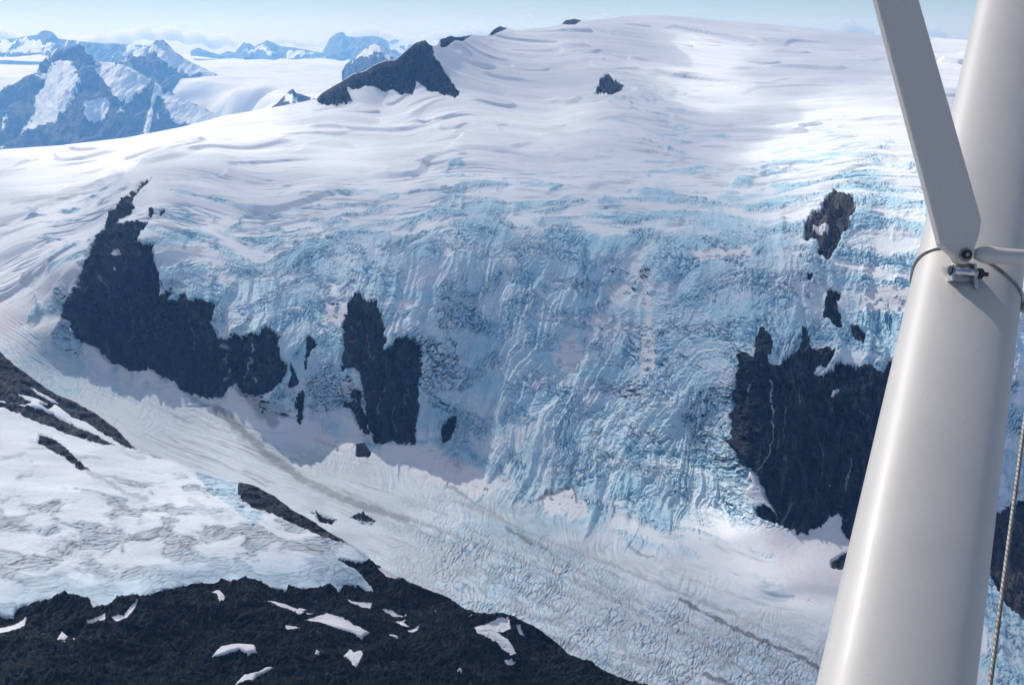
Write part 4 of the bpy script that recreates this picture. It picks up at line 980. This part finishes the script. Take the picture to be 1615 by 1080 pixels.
# small white blobs added to mimic a sun glint on the strut
dp = cam_pt(1383, 856, .72)
bm = bmesh.new()
for du, dv, r in ((0, 0, .0022), (2, -6, .0018), (-2, 5, .0017), (3, -10, .0012)):
    t_ = (856 + dv - 1080) / -1080
    q = S_BOT + AX * (.158 - dv * .0009) ; dirq = cam_pt(1383 + du, 856 + dv, 1.0)
    # nearest point of the strut's skin on that line of sight
    best = None
    for s in np.linspace(.6, 1.0, 400):
        x = dirq * s - S_BOT; h = x @ AXn; y = x - AXn * h
        ea = (y @ side) / HW; eb = (y @ front) / HD
        if ea * ea + eb * eb < 1.0: best = dirq * s; break
    if best is None: continue
    g = bmesh.ops.create_icosphere(bm, subdivisions=2, radius=r)
    for vv in g['verts']: vv.co = vv.co + type(vv.co)(best - PL)
if len(bm.verts): part('glint_blobs', bm, M_WHITE)
# twisted steel cable
cb0, cb1 = cam_pt(1660, 330, 1.75), cam_pt(1560, 1090, 1.25)
cpts = [cb0 + (cb1 - cb0) * t for t in np.linspace(-.2, 1.25, 1800)]
def strand(i, a):
    r = .0027 * (1 + .16 * cos(6 * a + i * .55))
    return r * cos(a), r * sin(a)
part('steel_cable', sweep(cpts, strand, Rt, 24), M_CABLE)
# ------------------------------------------------------------------ air, sky, sun, camera
def haze_box(density, color):
    m = bpy.data.materials.new('air'); m.use_nodes = True; nt = m.node_tree; nt.nodes.clear()
    out = nt.nodes.new('ShaderNodeOutputMaterial'); v = nt.nodes.new('ShaderNodeVolumePrincipled')
    v.inputs['Density'].default_value = density; v.inputs['Color'].default_value = (*color, 1)
    v.inputs['Absorption Color'].default_value = (1, 1, 1, 1); v.inputs['Anisotropy'].default_value = .5
    nt.links.new(v.outputs[0], out.inputs['Volume'])
    bm = bmesh.new(); bmesh.ops.create_cube(bm, size=1)
    x0, x1, y0, y1, z0, z1 = -52000, 52000, -6000, 46500, -4200, 560
    for vt in bm.verts: vt.co = ((x0 + x1) / 2 + vt.co.x * (x1 - x0), (y0 + y1) / 2 + vt.co.y * (y1 - y0), (z0 + z1) / 2 + vt.co.z * (z1 - z0))
    me = bpy.data.meshes.new('haze'); bm.to_mesh(me); bm.free(); me.materials.append(m)
    o = bpy.data.objects.new('haze', me); COL.objects.link(o); tag(o, 'thin blue mountain air between the airplane and the far peaks', 'haze', kind='stuff')
haze_box(3.3e-5, (.20, .50, 1.0))

w = bpy.data.worlds.new('World'); scene.world = w; w.use_nodes = True
nt = w.node_tree; bg = nt.nodes['Background']
sky = nt.nodes.new('ShaderNodeTexSky'); sky.sky_type = 'NISHITA'; sky.sun_disc = False
sky.sun_elevation = SUN_EL; sky.sun_rotation = SUN_AZ; sky.altitude = 1500; sky.air_density = 1.0; sky.dust_density = .3; sky.ozone_density = 2.5
mt = nt.nodes.new('ShaderNodeMix'); mt.data_type = 'RGBA'; mt.blend_type = 'MULTIPLY'; mt.inputs[0].default_value = 1; mt.inputs[7].default_value = (.79, .905, 1.12, 1)
nt.links.new(sky.outputs[0], mt.inputs[6]); nt.links.new(mt.outputs[2], bg.inputs[0]); bg.inputs[1].default_value = .063
sun = bpy.data.lights.new('sun', 'SUN'); sun.energy = 3.2; sun.angle = radians(.5); sun.color = (1, .97, .93)
so = bpy.data.objects.new('sun', sun); COL.objects.link(so)
from mathutils import Vector
sd = Vector((sin(SUN_AZ) * cos(SUN_EL), cos(SUN_AZ) * cos(SUN_EL), sin(SUN_EL)))
so.rotation_euler = sd.to_track_quat('Z', 'Y').to_euler()
so.location = sd * 5000

cam = bpy.data.cameras.new('camera'); co_ = bpy.data.objects.new('camera', cam); COL.objects.link(co_)
cam.sensor_width = 36; cam.lens = 36 * FPX / W0; cam.clip_start = .05; cam.clip_end = 400000
co_.rotation_euler = (radians(90) - PITCH, 0, 0)
scene.camera = co_
scene.view_settings.view_transform = 'Standard'; scene.view_settings.look = 'None'
scene.view_settings.exposure = .42; scene.view_settings.gamma = 1
scene.render.engine = 'CYCLES'
cy = scene.cycles
cy.use_denoising = True; cy.max_bounces = 6; cy.diffuse_bounces = 3; cy.glossy_bounces = 3; cy.volume_bounces = 2; cy.transparent_max_bounces = 12
cy.volume_step_rate = 1; cy.use_adaptive_sampling = True; cy.adaptive_threshold = .02
